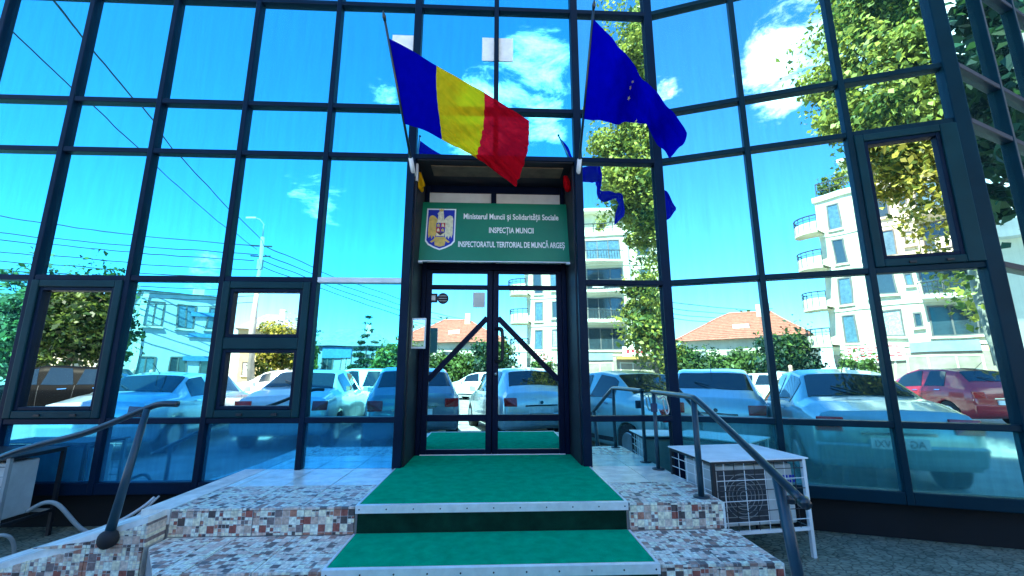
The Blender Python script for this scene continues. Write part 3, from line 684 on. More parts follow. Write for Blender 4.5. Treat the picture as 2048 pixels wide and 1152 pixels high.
# ------------------------------------------------------------------ outdoor units in wire cages
def cage_unit(name, fr, w, d, z0, z1, label, group, marks=True, cover='ac_cover', wire='white_paint'):
    """outdoor air-conditioning unit standing in a welded wire cage; fr local: u right, v towards the viewer"""
    t = empty(name, fr(w/2, d/2, 0), label, 'air conditioner', group)
    bz0, bz1 = z0+.02, z1-.05
    bevel(MB().box(fr, .03, w-.05, .12, d-.05, bz0, bz1).build('casing', 'ac_white', t), .012, 3)
    fg = MB().box(fr, .06, w*.62, d-.049, d-.044, bz0+.03, bz1-.03).build('fan_grille', 'ac_dark', t)
    cu, cz = .06+(w*.62-.06)/2, (bz0+bz1)/2; r = min(w*.25, (bz1-bz0)/2-.05)
    for q in range(5): 
        pts = [fr(cu+r*(q+1)/5*math.cos(x), d-.041, cz+r*(q+1)/5*math.sin(x)) for x in np.linspace(0, 2*math.pi, 25)]
        MB().tube(pts, .0025, 5, False).build('ring', 'pipe_grey', fg)
    for q in range(9): MB().box(fr, .07, w*.61, d-.043, d-.040, bz0+.06+q*(bz1-bz0-.12)/8, bz0+.064+q*(bz1-bz0-.12)/8).build('louvre', 'pipe_grey', fg)
    mk = MB()
    for q in range(7):
        for e in range(2): mk.box(fr, w*.70+q*.026, w*.70+q*.026+.014+.006*((q+e) % 2), d-.0495, d-.047, bz1-.09-e*.032, bz1-.072-e*.032)
    if marks: mk.build('maker_mark', 'emblem_blue', t)
    P = [fr(-.02, -.02, z1+.012), fr(w+.02, -.02, z1+.012), fr(w+.03, d+.02, z1+.002), fr(-.03, d+.02, z1+.002)]
    Q = [p-Vector((0, 0, .008)) for p in P]
    mesh_obj('cover_sheet', P+Q, [(3, 2, 1, 0), (4, 5, 6, 7), (0, 1, 5, 4), (1, 2, 6, 5), (2, 3, 7, 6), (3, 0, 4, 7)], cover, t)
    for (u, v) in ((0, 0), (w, 0), (0, d), (w, d)): MB().box(fr, u-.012, u+.012, v-.012, v+.012, 0, z1).build('cage_post', wire if (u, v) == (w, d) else 'black_metal', t)
    for zz in (z0, z1-.012):
        for q in ((0.012, w-.012, d-.01, d+.01), (.012, w-.012, -.01, .01)): MB().box(fr, q[0], q[1], q[2], q[3], zz-.01, zz+.01).build('cage_rail', wire if zz == z0 else 'black_metal', t)
        for uu in (0, w): MB().box(fr, uu-.01, uu+.01, .0125, d-.0125, zz-.01, zz+.01).build('cage_rail', 'black_metal', t)
    nv = int(w/.075)
    for q in range(1, nv): MB().tube([fr(w*q/nv, d+.004, z0), fr(w*q/nv, d+.004, z1-.02)], .0028, 5).build('wire', wire if q % 2 else 'black_metal', t)
    nh = 7
    for q in range(1, nh): MB().tube([fr(.01, d+.008, z0+(z1-z0)*q/nh), fr(w-.01, d+.008, z0+(z1-z0)*q/nh)], .0028, 5).build('wire', wire if q % 2 else 'black_metal', t)
    for q in range(1, 5): MB().tube([fr(-.004, d*q/5, z0), fr(-.004, d*q/5, z1-.02)], .0028, 5).build('wire', wire, t)
    for q in range(1, nh): MB().tube([fr(-.008, .01, z0+(z1-z0)*q/nh), fr(-.008, d-.01, z0+(z1-z0)*q/nh)], .0028, 5).build('wire', wire, t)
    return t
zc0, zc1 = EYE-1.19*K, EYE-.665*K
FR = frame_fn((1.455*K, 4.14*K), math.atan2(.147, .87))
cage_unit('air_conditioner', FR, .80*K, .60*K, zc0, zc1, 'white outdoor unit in a wire cage right of the steps, white sheet on top', 'caged outdoor units')
FL = frame_fn((-5.02*K, 4.10*K), .05)
cage_unit('air_conditioner', FL, .93*K, .45*K, zc0, zc1, 'outdoor unit in a wire cage at the left edge behind the ramp', 'caged outdoor units', marks=False, cover='black_metal', wire='pipe_grey')
# hoses and cables on the ground behind the ramp
def hose(pts, r, m, label, cat='hose'):
    o = MB().tube(smooth_path(pts, 7), r, 7).build('hose' if cat == 'hose' else 'cable', m, None, True); tag(o, label, cat, 'pipes and cables behind the ramp'); return o
hose([kp(-3.95, 3.80, -1.1), kp(-3.80, 3.78, -1.03), kp(-3.70, 3.8, -1.06), kp(-3.56, 3.86, -1.24), kp(-3.42, 3.9, -1.33), kp(-3.3, 4.0, -1.45)], .014, 'pipe_grey', 'grey insulated pipe dropping from the left outdoor unit')
hose([kp(-3.62, 3.95, -1.37), kp(-3.52, 4.0, -1.30), kp(-3.4, 4.08, -1.25), kp(-3.3, 4.16, -1.17), kp(-3.24, 4.2, -1.10)], .012, 'cable_white', 'thick pale pipe rising to the sill behind the ramp')
hose([kp(-3.58, 3.97, -1.42), kp(-3.46, 4.04, -1.34), kp(-3.36, 4.1, -1.28), kp(-3.27, 4.18, -1.17), kp(-3.2, 4.2, -1.09)], .008, 'cable_white', 'thin pale cable running under the thick pipe to the sill', 'cable')
hose([kp(-3.22, 3.95, -1.42), kp(-3.12, 4.02, -1.30), kp(-3.06, 4.1, -1.22), kp(-3.04, 4.18, -1.12)], .007, 'cable_white', 'short white cable looping up close to the ramp edge', 'cable')
hose([kp(-4.3, 3.55, -1.30), kp(-4.05, 3.60, -1.24), kp(-3.9, 3.62, -1.22), kp(-3.86, 3.66, -1.30), kp(-3.86, 3.7, -1.5)], .012, 'pipe_grey', 'bent drain pipe at the foot of the left outdoor unit')

# ------------------------------------------------------------------ papers behind the glass
for (px0, px1, py0, py1, lab) in ((964, 1026, 78, 122, 'square white paper taped to the upper glass across a mullion'), (783, 830, 72, 112, 'white paper on the upper glass, half hidden by the tricolour flag')):
    u0, z0 = uz(px0, py1, FA); u1, z1 = uz(px1, py0, FA)
    tag(flat('paper_sheet', 'paper', u0, u1, z0, z1, .004), lab, 'paper', 'papers on the upper glass')

# ------------------------------------------------------------------ flags
def on_line(px, py, p, q):
    """point of the pole p-q closest to a line of sight"""
    r = px_ray(px, py).normalized(); o = Vector((0, 0, EYE)); d = (q-p).normalized(); w = o-p
    b_ = r.dot(d); t = (w.dot(d)-b_*w.dot(r))/(1-b_*b_)
    return p+d*t
def at_depth(px, py, y): r = px_ray(px, py); t = y/r.y; return Vector((r.x*t, y, EYE+r.z*t))
def cat(P, x):
    n = len(P)-1; i = min(int(x*n), n-1); t = x*n-i
    p0, p1, p2, p3 = P[max(i-1, 0)], P[i], P[i+1], P[min(i+2, n)]
    return .5*((2*p1)+(p2-p0)*t+(2*p0-5*p1+4*p2-p3)*t*t+(3*p1-p0-3*p2+p3)*t**3)
def flag_pole(name, p, q, label):
    t = empty(name, p, label, 'flagpole', 'flagpoles at the entrance')
    MB().tube([p-(q-p)*.03, q], [.013, .010], 10).build('shaft', 'rail_paint', t, True)
    MB().tube([q, q+(q-p).normalized()*.03, q+(q-p).normalized()*.07], [.012, .016, .003], 10).build('finial', 'rail_paint', t, True)
    d = (q-p).normalized(); MB().tube([p-d*.05, p+d*.12], .021, 12).build('socket', 'white_paint', t, True)
    MB().bar(p-d*.02+Vector((0, .07, -.05)), p-d*.02+Vector((0, .055, .12)), .06, .03).build('bracket', 'white_paint', t)
    return t
def cloth(rows, ripple, s0, s1, ns, nt_, name, m, parent):
    """rows: control points top..bottom, each a list hoist..fly"""
    V = []; F = []
    for i in range(ns+1):
        s_ = s0+(s1-s0)*i/ns
        colp = [cat(r_, s_) for r_ in rows]
        for j in range(nt_+1):
            t = j/nt_; p = cat(colp, t); V.append(p+ripple(s_, t))
    for i in range(ns):
        for j in range(nt_): a_ = i*(nt_+1)+j; F.append((a_, a_+1, a_+nt_+2, a_+nt_+1))
    return mesh_obj(name, V, F, m, parent, True), V
pb, pt = kp(-1.075, 4.34, 2.16), kp(-1.166, 3.4, 3.175)
flag_pole('flagpole', pb, pt, 'slanted pole of the blue, yellow and red flag above the doorway')
fl = empty('flag', on_line(816, 247, pb, pt), 'blue, yellow and red vertical tricolour flag blowing from the left pole', 'flag', 'flags at the entrance')
yk = lambda y: y*K
top = [on_line(776, 76, pb, pt), at_depth(824, 100, yk(3.46)), at_depth(873, 131, yk(3.50)), at_depth(920, 160, yk(3.44)), at_depth(969, 186, yk(3.50)), at_depth(1015, 212, yk(3.60)), at_depth(1058, 240, yk(3.56))]
mid_ = [on_line(797, 165, pb, pt), at_depth(838, 187, yk(3.70)), at_depth(877, 208, yk(3.66)), at_depth(920, 232, yk(3.58)), at_depth(964, 258, yk(3.66)), at_depth(1010, 284, yk(3.72)), at_depth(1057, 300, yk(3.62))]
bot = [on_line(816, 247, pb, pt), at_depth(850, 261, yk(3.86)), at_depth(881, 277, yk(3.78)), at_depth(918, 297, yk(3.68)), at_depth(955, 318, yk(3.72)), at_depth(992, 344, yk(3.76)), at_depth(1030, 372, yk(3.68))]
def rip(s_, t):
    e = min(1, s_*3); y = .026*math.sin(9*s_+5*t)*e
    y += (.016*math.sin(46*t-30*s_)+.009*math.sin(75*t-44*s_+1)+.006*math.sin(23*t-60*s_))*max(0, min(1, (s_-.3)*6))*(.25+.75*t)
    return Vector((y*.25, y, y*.15))
cloth([top, mid_, bot], rip, 0, 1/3, 18, 40, 'blue_stripe', 'flag_blue', fl); cloth([top, mid_, bot], rip, 1/3, 2/3, 24, 56, 'yellow_stripe', 'flag_yellow', fl)
cloth([top, mid_, bot], rip, 2/3, 1, 24, 56, 'red_stripe', 'flag_red', fl)
pb2, pt2 = kp(.735, 4.42, 2.19), kp(.752, 3.4, 3.297)
flag_pole('flagpole', pb2, pt2, 'slanted pole of the dark blue starred flag right of the doorway')
fe = empty('flag', on_line(1163, 238, pb2, pt2), 'dark blue flag with a few gold stars drooping from the right pole', 'flag', 'flags at the entrance')
t0 = [on_line(1187, 36, pb2, pt2), at_depth(1215, 66, yk(3.44)), at_depth(1246, 104, yk(3.40)), at_depth(1276, 141, yk(3.52)), at_depth(1306, 178, yk(3.46)), at_depth(1342, 222, yk(3.58)), at_depth(1375, 262, yk(3.5))]
t1 = [on_line(1179, 105, pb2, pt2), at_depth(1208, 130, yk(3.6)), at_depth(1240, 155, yk(3.56)), at_depth(1272, 178, yk(3.70)), at_depth(1303, 205, yk(3.52)), at_depth(1338, 245, yk(3.70)), at_depth(1371, 280, yk(3.55))]
t2 = [on_line(1171, 172, pb2, pt2), at_depth(1204, 187, yk(3.75)), at_depth(1237, 204, yk(3.70)), at_depth(1270, 220, yk(3.82)), at_depth(1300, 245, yk(3.60)), at_depth(1328, 275, yk(3.78)), at_depth(1356, 300, yk(3.6))]
t3 = [on_line(1163, 238, pb2, pt2), at_depth(1196, 242, yk(3.88)), at_depth(1231, 245, yk(3.80)), at_depth(1264, 246, yk(3.84)), at_depth(1292, 252, yk(3.66)), at_depth(1315, 286, yk(3.82)), at_depth(1338, 317, yk(3.62))]
def rip2(s_, t):
    e = min(1, s_*2.5); y = (.022*math.sin(14*s_+3*t)+.020*math.sin(26*(s_-.5*t))+.008*math.sin(50*s_+9*t))*e; return Vector((y*.3, y, y*.1))
cl, _ = cloth([t0, t1, t2, t3], rip2, 0, 1, 64, 40, 'cloth', 'flag_eu', fe)
def eu_pt(s_, t): return cat([cat(r_, s_) for r_ in (t0, t1, t2, t3)], t)+rip2(s_, t)
for (s_, t, r_) in ((.435, .36, .022), (.425, .53, .022), (.545, .93, .022), (.60, .97, .018), (.455, .24, .014)):
    c = eu_pt(s_, t); du = (eu_pt(s_+.01, t)-c).normalized(); dv = (eu_pt(s_, t-.01)-c).normalized(); dv = (dv-du*du.dot(dv)).normalized()
    nn = du.cross(dv).normalized()
    if nn.y > 0: nn = -nn
    P = [c+nn*.004]+[c+nn*.004+(du*math.sin(k_*math.pi/5)+dv*math.cos(k_*math.pi/5))*(r_ if k_ % 2 == 0 else r_*.42) for k_ in range(10)]
    mesh_obj('star', P, [(0, 1+k_, 1+(k_+1) % 10) for k_ in range(10)], 'star_gold', fe)
# rolled cloth ends hanging in the recess
def tassel(name, m, px, py0, py1, label):
    c0 = onpl(px, py0, FA, -.12); c1 = onpl(px+6, py1, FA, -.12); n_ = 9; b = MB()
    for k_ in range(7):
        off = FA.u*random.uniform(-.022, .022)+FA.n*random.uniform(-.02, .02)
        b.tube(smooth_path([c0+off*.3, c0.lerp(c1, .4)+off+Vector((random.uniform(-.008, .008), 0, 0)), c0.lerp(c1, .75+.1*random.random())+off*1.3, c1+off*.8+Vector((0, 0, random.uniform(-.03, .03)))], 3), [.016]*9+[.008], 6)
    tag(b.build(name, m, None, True), label, 'cloth')
tassel('hanging_cloth', 'flag_yellow', 838, 346, 378, 'crumpled yellow cloth hanging at the left of the doorway top')
tassel('hanging_cloth', 'flag_red', 1131, 353, 380, 'crumpled red cloth hanging at the right of the doorway top')

# ================================================================== the car park and street behind the viewer (seen in the glass)
def reflect_pt(P, fr, v=0.0):
    P = Vector(P); n = fr.n; d = (P-fr(0, v, 0)).dot(n); d = (Vector((P.x, P.y, 0))-Vector((fr(0, v, 0).x, fr(0, v, 0).y, 0))).dot(n)
    return P-2*d*n
def seen(px, py, path, fr, v=0.0):
    """place in the car park whose mirror image appears there, path metres along the view"""
    r = px_ray(px, py); t = path/r.y
    return reflect_pt(Vector((r.x*t, path, EYE+r.z*t)), fr, v)
def place(x, y, heading):
    """local frame: +y is the thing's front, +x its right"""
    c, s_ = math.cos(heading), math.sin(heading)
    return lambda p: Vector((x+p[0]*c-p[1]*s_, y+p[0]*s_+p[1]*c, p[2]))

# ------------------------------------------------------------------ cars
CAR_KINDS = {
 # stations: y, z bottom, half width, shoulder z, top z, top half width   (y from rear 0 to front)
 'sedan': dict(L=4.4, st=[(0, .42, .70, .62, .70, .58), (.06, .30, .78, .84, .93, .70), (.5, .22, .83, .93, 1.02, .70), (.85, .20, .85, .94, 1.06, .68), (1.45, .19, .86, .93, 1.36, .56), (1.95, .19, .865, .92, 1.42, .57), (2.5, .19, .865, .90, 1.40, .58), (2.75, .19, .865, .89, 1.33, .60), (3.35, .19, .855, .86, .95, .70), (3.7, .20, .845, .80, .88, .70), (4.15, .23, .80, .70, .78, .66), (4.36, .28, .72, .58, .66, .60), (4.4, .36, .66, .50, .58, .55)],
               rw=(.86, 1.42), ws=(2.78, 3.32), sw=[(1.20, 1.98), (2.06, 2.95)]),
 'hatch': dict(L=3.9, st=[(0, .42, .70, .62, .74, .58), (.05, .30, .78, .86, .98, .68), (.18, .22, .82, .92, 1.10, .66), (.55, .19, .845, .94, 1.40, .58), (1.0, .19, .85, .93, 1.47, .58), (1.8, .19, .855, .91, 1.47, .59), (2.2, .19, .855, .90, 1.38, .61), (2.85, .19, .845, .88, 1.0, .70), (3.2, .20, .83, .82, .92, .68), (3.65, .23, .78, .72, .80, .62), (3.86, .28, .70, .60, .68, .56), (3.9, .36, .64, .52, .60, .5)],
               rw=(.20, .53), ws=(2.22, 2.83), sw=[(.72, 1.40), (1.48, 2.45)]),
 'suv': dict(L=4.4, st=[(0, .50, .74, .74, .86, .64), (.05, .36, .82, .98, 1.08, .72), (.16, .28, .86, 1.03, 1.22, .72), (.50, .25, .885, 1.05, 1.60, .64), (1.0, .25, .89, 1.04, 1.66, .64), (2.2, .25, .89, 1.02, 1.66, .65), (2.55, .25, .89, 1.01, 1.58, .66), (3.2, .25, .88, .99, 1.12, .76), (3.6, .27, .87, .94, 1.05, .74), (4.1, .30, .83, .84, .94, .70), (4.36, .36, .75, .70, .80, .64), (4.4, .44, .70, .60, .70, .6)],
             rw=(.18, .48), ws=(2.58, 3.17), sw=[(.66, 1.42), (1.50, 2.15), (2.22, 2.75)]),
}
SEC = [0, .13, .20, .34, .50, .60, .83, .90, 1.0]
def car_surface(kind):
    st = np.array(CAR_KINDS[kind]['st'])
    def S_(y, t):
        q = [np.interp(y, st[:, 0], st[:, k_]) for k_ in range(1, 6)]
        zb, w, zs, zt, wt = q
        pts = [(0, zb), (w*.90, zb), (w*.97, zb+.07), (w, zb+(zs-zb)*.55), (w*.985, zb+(zs-zb)*.86), (w*.95, zs), (wt, zt-.035), (wt*.86, zt-.006), (0, zt+.012)]
        x = np.interp(t, SEC, [p[0] for p in pts]); z = np.interp(t, SEC, [p[1] for p in pts])
        return x, z
    return S_
CAR_MESH = {}
def make_car(kind, paint, x, y, heading, label, plate=None, cat_='car', detail=True, group='parked cars', name='parked_car'):
    """x,y = middle of the car; heading = direction of its front"""
    spec = CAR_KINDS[kind]; L = spec['L']; S_ = car_surface(kind); W = place(x, y, heading)
    def T(px_, py_, pz_): return W((px_, py_-L/2, pz_))
    t = empty(name, (x, y, 0), label, cat_, group)
    ys = sorted(set(list(np.linspace(0, L, 60))+[s_[0] for s_ in spec['st']])); ts = sorted(set(SEC+[.06, .27, .42, .55, .68, .76, .87, .95]))
    V, F = [], []
    nt_ = len(ts); full = 2*nt_-2
    arches = [(.16*L+.06, .33), (.82*L, .33)]
    for yy in ys:
        pts = [(S_(yy, q), q) for q in ts]
        ring_ = []
        for (xx, zz), q in pts:
            for (ay, ar) in arches:
                dy = yy-ay
                if abs(dy) < ar and q < .45:
                    zz = max(zz, .30+math.sqrt(ar*ar-dy*dy))
            ring_.append((xx, zz))
        for (xx, zz) in ring_: V.append(T(xx, yy, zz))
        for (xx, zz) in ring_[-2:0:-1]: V.append(T(-xx, yy, zz))
    for i in range(len(ys)-1):
        for k_ in range(full): F.append((i*full+k_, (i+1)*full+k_, (i+1)*full+(k_+1) % full, i*full+(k_+1) % full))
    F += [tuple(range(full)), tuple(range((len(ys)-1)*full+full-1, (len(ys)-1)*full-1, -1))]
    body = mesh_obj('body', V, F, paint, t, True)
    def patch(n, y0, y1, t0_, t1_, m, sides=(1,), off=.007, ny=8, ntt=6, parent=t, slope=0.0):
        for s_ in sides:
            V, F = [], []
            for i in range(ny+1):
                for j in range(ntt+1):
                    b_ = j/ntt; yy = y0+(y1-y0)*i/ny; tt = t0_+(t1_-t0_)*b_
                    yy2 = yy+slope*b_*(1 if yy < (y0+y1)/2 else -1)*abs(yy-(y0+y1)/2)*2/(y1-y0)
                    xx, zz = S_(yy2, tt); e = 1e-3
                    xa, za = S_(yy2, tt+e); xb, zb_ = S_(yy2+e, tt)
                    nrm = Vector((xb-xx, e, zb_-zz)).cross(Vector((xa-xx, 0, za-zz))).normalized()
                    if nrm.z < 0 and nrm.x < 0: nrm = -nrm
                    if nrm.x*1.0+nrm.z < 0: nrm = -nrm
                    p = Vector((xx, yy2, zz))+nrm*off
                    V.append(T(s_*p.x, p.y, p.z))
            for i in range(ny):
                for j in range(ntt):
                    a_ = i*(ntt+1)+j; q = (a_, a_+1, a_+ntt+2, a_+ntt+1); F.append(q if s_ < 0 else q[::-1])
            mesh_obj(n, V, F, m, parent, True)
    def wrap(n, y0, y1, t0_, m):
        """front or rear screen across the whole width"""
        V, F = [], []; tt = list(np.linspace(t0_, 1, 8)); ny = 8
        for i in range(ny+1):
            yy = y0+(y1-y0)*i/ny; row = []
            for q in tt: xx, zz = S_(yy, q); row.append((xx*.985, zz))
            for (xx, zz) in row: V.append(T(xx, yy, zz+.009))
            for (xx, zz) in row[-2::-1]: V.append(T(-xx, yy, zz+.009))
        k2 = 2*len(tt)-1
        for i in range(ny):
            for j in range(k2-1): a_ = i*k2+j; F.append((a_, a_+k2, a_+k2+1, a_+1))
        return mesh_obj(n, V, F, m, t, True)
    wrap('rear_window', spec['rw'][0], spec['rw'][1], .855, 'car_glass'); wrap('windscreen', spec['ws'][0], spec['ws'][1], .855, 'car_glass')
    for (y0, y1) in spec['sw']: patch('side_window', y0, y1, .625, .815, 'car_glass', (1, -1), slope=.10)
    zs = spec['st'][1][3]
    # rear: lamps, lid line, plate, bumper
    for s_ in (1, -1):
        bevel(MB().add([T(s_*a_, b_, c_) for (a_, b_, c_) in ((.50, -.022, zs-.15), (.765, .005, zs-.15), (.775, .015, zs+.02), (.50, .015, zs+.02), (.50, .10, zs-.13), (.74, .12, zs-.13), (.74, .14, zs+.02), (.50, .14, zs+.02))],
                       [(0, 1, 2, 3), (7, 6, 5, 4), (0, 4, 5, 1), (1, 5, 6, 2), (2, 6, 7, 3), (3, 7, 4, 0)]).build('tail_lamp', 'lamp_red', t), .01)
        zf = spec['st'][-3][3]
        bevel(MB().add([T(s_*a_, L-b_, c_) for (a_, b_, c_) in ((.40, .045, zf-.10), (.70, .14, zf-.10), (.72, .20, zf+.03), (.42, .12, zf+.01), (.40, .2, zf-.10), (.68, .3, zf-.10), (.69, .33, zf+.02), (.42, .28, zf+.0))],
                       [(0, 1, 2, 3), (7, 6, 5, 4), (0, 4, 5, 1), (1, 5, 6, 2), (2, 6, 7, 3), (3, 7, 4, 0)]).build('headlamp', 'lamp_clear', t), .01)
    bevel(MB().add([T(a_, b_, c_) for (a_, b_, c_) in ((-.76, .03, .34), (.76, .03, .34), (.78, -.03, .56), (-.78, -.03, .56), (-.74, .3, .34), (.74, .3, .34), (.76, .3, .58), (-.76, .3, .58))],
                   [(3, 2, 1, 0), (4, 5, 6, 7), (0, 1, 5, 4), (1, 2, 6, 5), (2, 3, 7, 6), (3, 0, 4, 7)]).build('rear_bumper', paint, t), .03, 3)
    MB().add([T(a_, L+b_, c_) for (a_, b_, c_) in ((-.42, .0, .36), (.42, .0, .36), (.40, -.03, .52), (-.40, -.03, .52), (-.42, -.1, .36), (.42, -.1, .36), (.40, -.1, .52), (-.40, -.1, .52))],
             [(3, 2, 1, 0), (4, 5, 6, 7), (0, 1, 5, 4), (1, 2, 6, 5), (2, 3, 7, 6), (3, 0, 4, 7)]).build('grille', 'black_metal', t)
    zp = zs-.26 if kind == 'sedan' else .62
    pv = MB(); 
    pv.add([T(a_, b_, c_) for (a_, b_, c_) in ((-.26, -.034, zp-.055), (.26, -.034, zp-.055), (.26, -.034, zp+.055), (-.26, -.034, zp+.055), (-.26, .06, zp-.055), (.26, .06, zp-.055), (.26, .06, zp+.055), (-.26, .06, zp+.055))],
           [(3, 2, 1, 0), (4, 5, 6, 7), (0, 1, 5, 4), (1, 2, 6, 5), (2, 3, 7, 6), (3, 0, 4, 7)])
    pl_ = pv.build('number_plate', 'plate_white', t)
    if plate: text_part('characters', plate, 0, zp-.038, .44, .076, 'plate_ink', pl_, .0, .01, lambda a_, b_, d_: T(a_, -.037, b_))
    MB().add([T(a_, b_, c_) for (a_, b_, c_) in ((-.34, -.03, zp+.085), (.34, -.03, zp+.085), (.34, -.03, zp+.115), (-.34, -.03, zp+.115), (-.34, .06, zp+.085), (.34, .06, zp+.085), (.34, .06, zp+.115), (-.34, .06, zp+.115))],
             [(3, 2, 1, 0), (4, 5, 6, 7), (0, 1, 5, 4), (1, 2, 6, 5), (2, 3, 7, 6), (3, 0, 4, 7)]).build('lid_trim', 'chrome', t)
    for (ay, ar) in arches:
        for s_ in (1, -1):
            wx = spec['st'][4][2]*.97
            wh = MB().tube([T(s_*(wx-.2), ay, .30), T(s_*(wx-.01), ay, .30), T(s_*wx, ay, .30)], [.305, .305, .285], 22).build('wheel', 'tyre', t, False)
            MB().tube([T(s_*(wx-.02), ay, .30), T(s_*(wx+.006), ay, .30)], [.20, .17], 18).build('rim', 'rim', wh)
    for (y0, y1) in spec['sw']:
        patch('door_seam', y1+.03, y1+.042, .22, .615, 'black_metal', (1, -1), .003, 1, 6)
        patch('door_handle', y0+.10, y0+.28, .545, .565, 'chrome', (1, -1), .022, 2, 1)
    patch('sill_trim', 1.15, L-1.15, .205, .235, 'black_metal', (1, -1), .006, 6, 1)
    MB().disc(T(0, -.028, zp+.16), (T(0, -1, 0)-T(0, 0, 0)), .035, .012, 14).build('badge', 'chrome', t)
    ry0 = spec['rw'][0]; xr, zr_ = S_(ry0+.02, 1.0); xr2, zr2 = S_(spec['rw'][1]-.1, 1.0)
    MB().tube([T(.05, ry0-.01, zr_+.03), T(.30, (ry0*2+spec['rw'][1])/3, (zr_*2+zr2)/3+.03)], .009, 6).build('wiper', 'black_metal', t)
    MB().tube([T(0, spec['rw'][1]+.15, S_(spec['rw'][1]+.15, 1.0)[1]), T(0, spec['rw'][1]-.10, S_(spec['rw'][1]+.15, 1.0)[1]+.2)], .006, 5).build('aerial', 'black_metal', t)
    ym = spec['ws'][0]+.30
    for s_ in (1, -1):
        xx, zz = S_(ym, .61)
        bevel(MB().add([T(s_*(xx+a_), ym+b_, zz+c_) for (a_, b_, c_) in ((-.02, .0, .02), (.17, -.03, .03), (.18, -.03, .15), (.03, .0, .14), (-.02, .06, .02), (.15, .07, .03), (.15, .07, .13), (.03, .06, .12))],
                       [(0, 1, 2, 3), (7, 6, 5, 4), (0, 4, 5, 1), (1, 5, 6, 2), (2, 6, 7, 3), (3, 7, 4, 0)]).build('mirror', paint, t), .015)
    return t
def rear_at(kind, paint, rx, ry, heading, *a, **k):
    """car whose REAR middle is at rx, ry"""
    L = CAR_KINDS[kind]['L']
    return make_car(kind, paint, rx-math.sin(heading)*L/2, ry+math.cos(heading)*L/2, heading, *a, **k)
HD = math.pi                                   # facing away from the office
near = 'cars parked nose out by the steps'
rear_at('sedan', 'car_teal', 3.14, 1.3, HD-R(15), 'grey-green saloon parked close by the angled wing, plate readable in the glass', 'AG 53 VXI', group=near)
rear_at('hatch', 'car_silver', .98, -.25, HD-R(11), 'silver-blue hatchback parked just right of the viewer, mirrored in the right door', group=near)
rear_at('hatch', 'car_slate', -1.42, -.2, HD-R(9), 'dark slate hatchback parked just left of the viewer, mirrored in the left door', group=near)
rear_at('sedan', 'car_silver', -3.75, -.5, HD-R(4), 'silver saloon with a plain tail, third from the angled wing', group=near)
rear_at('sedan', 'car_blue', -6.3, .1, HD-R(4), 'blue-grey saloon at the left end of the near row', group=near)
far = 'cars across the car park'
p = seen(1225, 760, 18, FA); make_car('hatch', 'car_red', p.x, p.y, R(150), 'red hatchback across the car park', group=far)
p = seen(700, 765, 13, FA); make_car('hatch', 'car_white', p.x, p.y, R(95), 'white hatchback seen side-on behind the silver saloon', group=far)
p = seen(560, 755, 19, FA); make_car('sedan', 'car_white', p.x, p.y, R(80), 'white saloon far behind the silver saloon', group=far)
p = seen(110, 775, 14, FA); make_car('suv', 'car_black', p.x, p.y, R(70), 'black off-roader under the left trees', group=far)
p = seen(175, 775, 17, FA); make_car('sedan', 'car_white', p.x+.5, p.y-3.0, R(40), 'white saloon beside the black off-roader', group=far)
p = seen(1500, 750, 26, FB); make_car('sedan', 'car_white', p.x, p.y, R(85), 'white saloon in front of the red-roofed house', group=far)
p = seen(1655, 748, 22, FB); make_car('suv', 'car_white', p.x, p.y, R(95), 'white off-roader by the cream block corner', group=far)
p = seen(1400, 750, 30, FB); make_car('hatch', 'car_silver', p.x, p.y, R(100), 'small silver car at the far end by the hedge', group=far)
def motorbike(x, y, heading, paint, label):
    W = place(x, y, heading); t = empty('motorbike', (x, y, 0), label, 'motorbike', 'motorbikes by the shop front')
    for yy in (-.68, .68):
        ring_ = [W((0, yy+.27*math.cos(q), .31+.27*math.sin(q))) for q in np.linspace(0, 2*math.pi, 22)]
        wh = MB().tube(ring_, .05, 8, False).build('wheel', 'tyre', t, True)
        sp_ = MB()
        for q in range(5): sp_.bar(W((0, yy, .31)), W((0, yy+.24*math.cos(q*1.257), .31+.24*math.sin(q*1.257))), .03)
        sp_.build('rim', 'rim', wh)
    MB().tube([W((0, .68, .31)), W((0, .45, .95))], .035, 8).build('fork', 'chrome', t, True)
    MB().tube([W((-.36, .35, 1.02)), W((-.2, .43, .98)), W((.2, .43, .98)), W((.36, .35, 1.02))], .018, 8).build('handlebar', 'black_metal', t, True)
    MB().tube(smooth_path([W((0, .42, .78)), W((0, .15, .84)), W((0, -.12, .74))], 4), [.06, .11, .14, .16, .16, .15, .13, .11, .08], 12).build('tank', paint, t, True)
    MB().tube(smooth_path([W((0, -.1, .74)), W((0, -.4, .76)), W((0, -.82, .84))], 4), [.07, .10, .12, .13, .13, .12, .10, .08, .05], 10).build('seat', 'black_metal', t, True)
    bevel(MB().bar(W((0, .22, .42)), W((0, -.2, .42)), .26, .3).build('engine', 'steel', t), .04)
    MB().tube([W((.12, .1, .32)), W((.14, -.4, .3)), W((.14, -.9, .42))], [.03, .04, .05], 8).build('exhaust', 'chrome', t, True)
    MB().tube([W((0, .55, .86)), W((0, .66, .86))], [.06, .095], 12).build('headlamp', 'lamp_clear', t, True)
    MB().bar(W((0, -.68, .31)), W((0, -.1, .45)), .08).build('swing_arm', 'black_metal', t)
p = seen(1975, 775, 15, FB); motorbike(p.x, p.y, R(70), 'car_blue', 'blue motorbike by the shop front, nearer the red hatchback')
p = seen(2025, 775, 14.5, FB); motorbike(p.x, p.y, R(60), 'car_black', 'black motorbike by the shop front, at the far right')
p = seen(960, 752, 24, FA, -.54); make_car('hatch', 'car_white', p.x, p.y, R(120), 'white hatchback beyond the gap between the near cars', group=far)

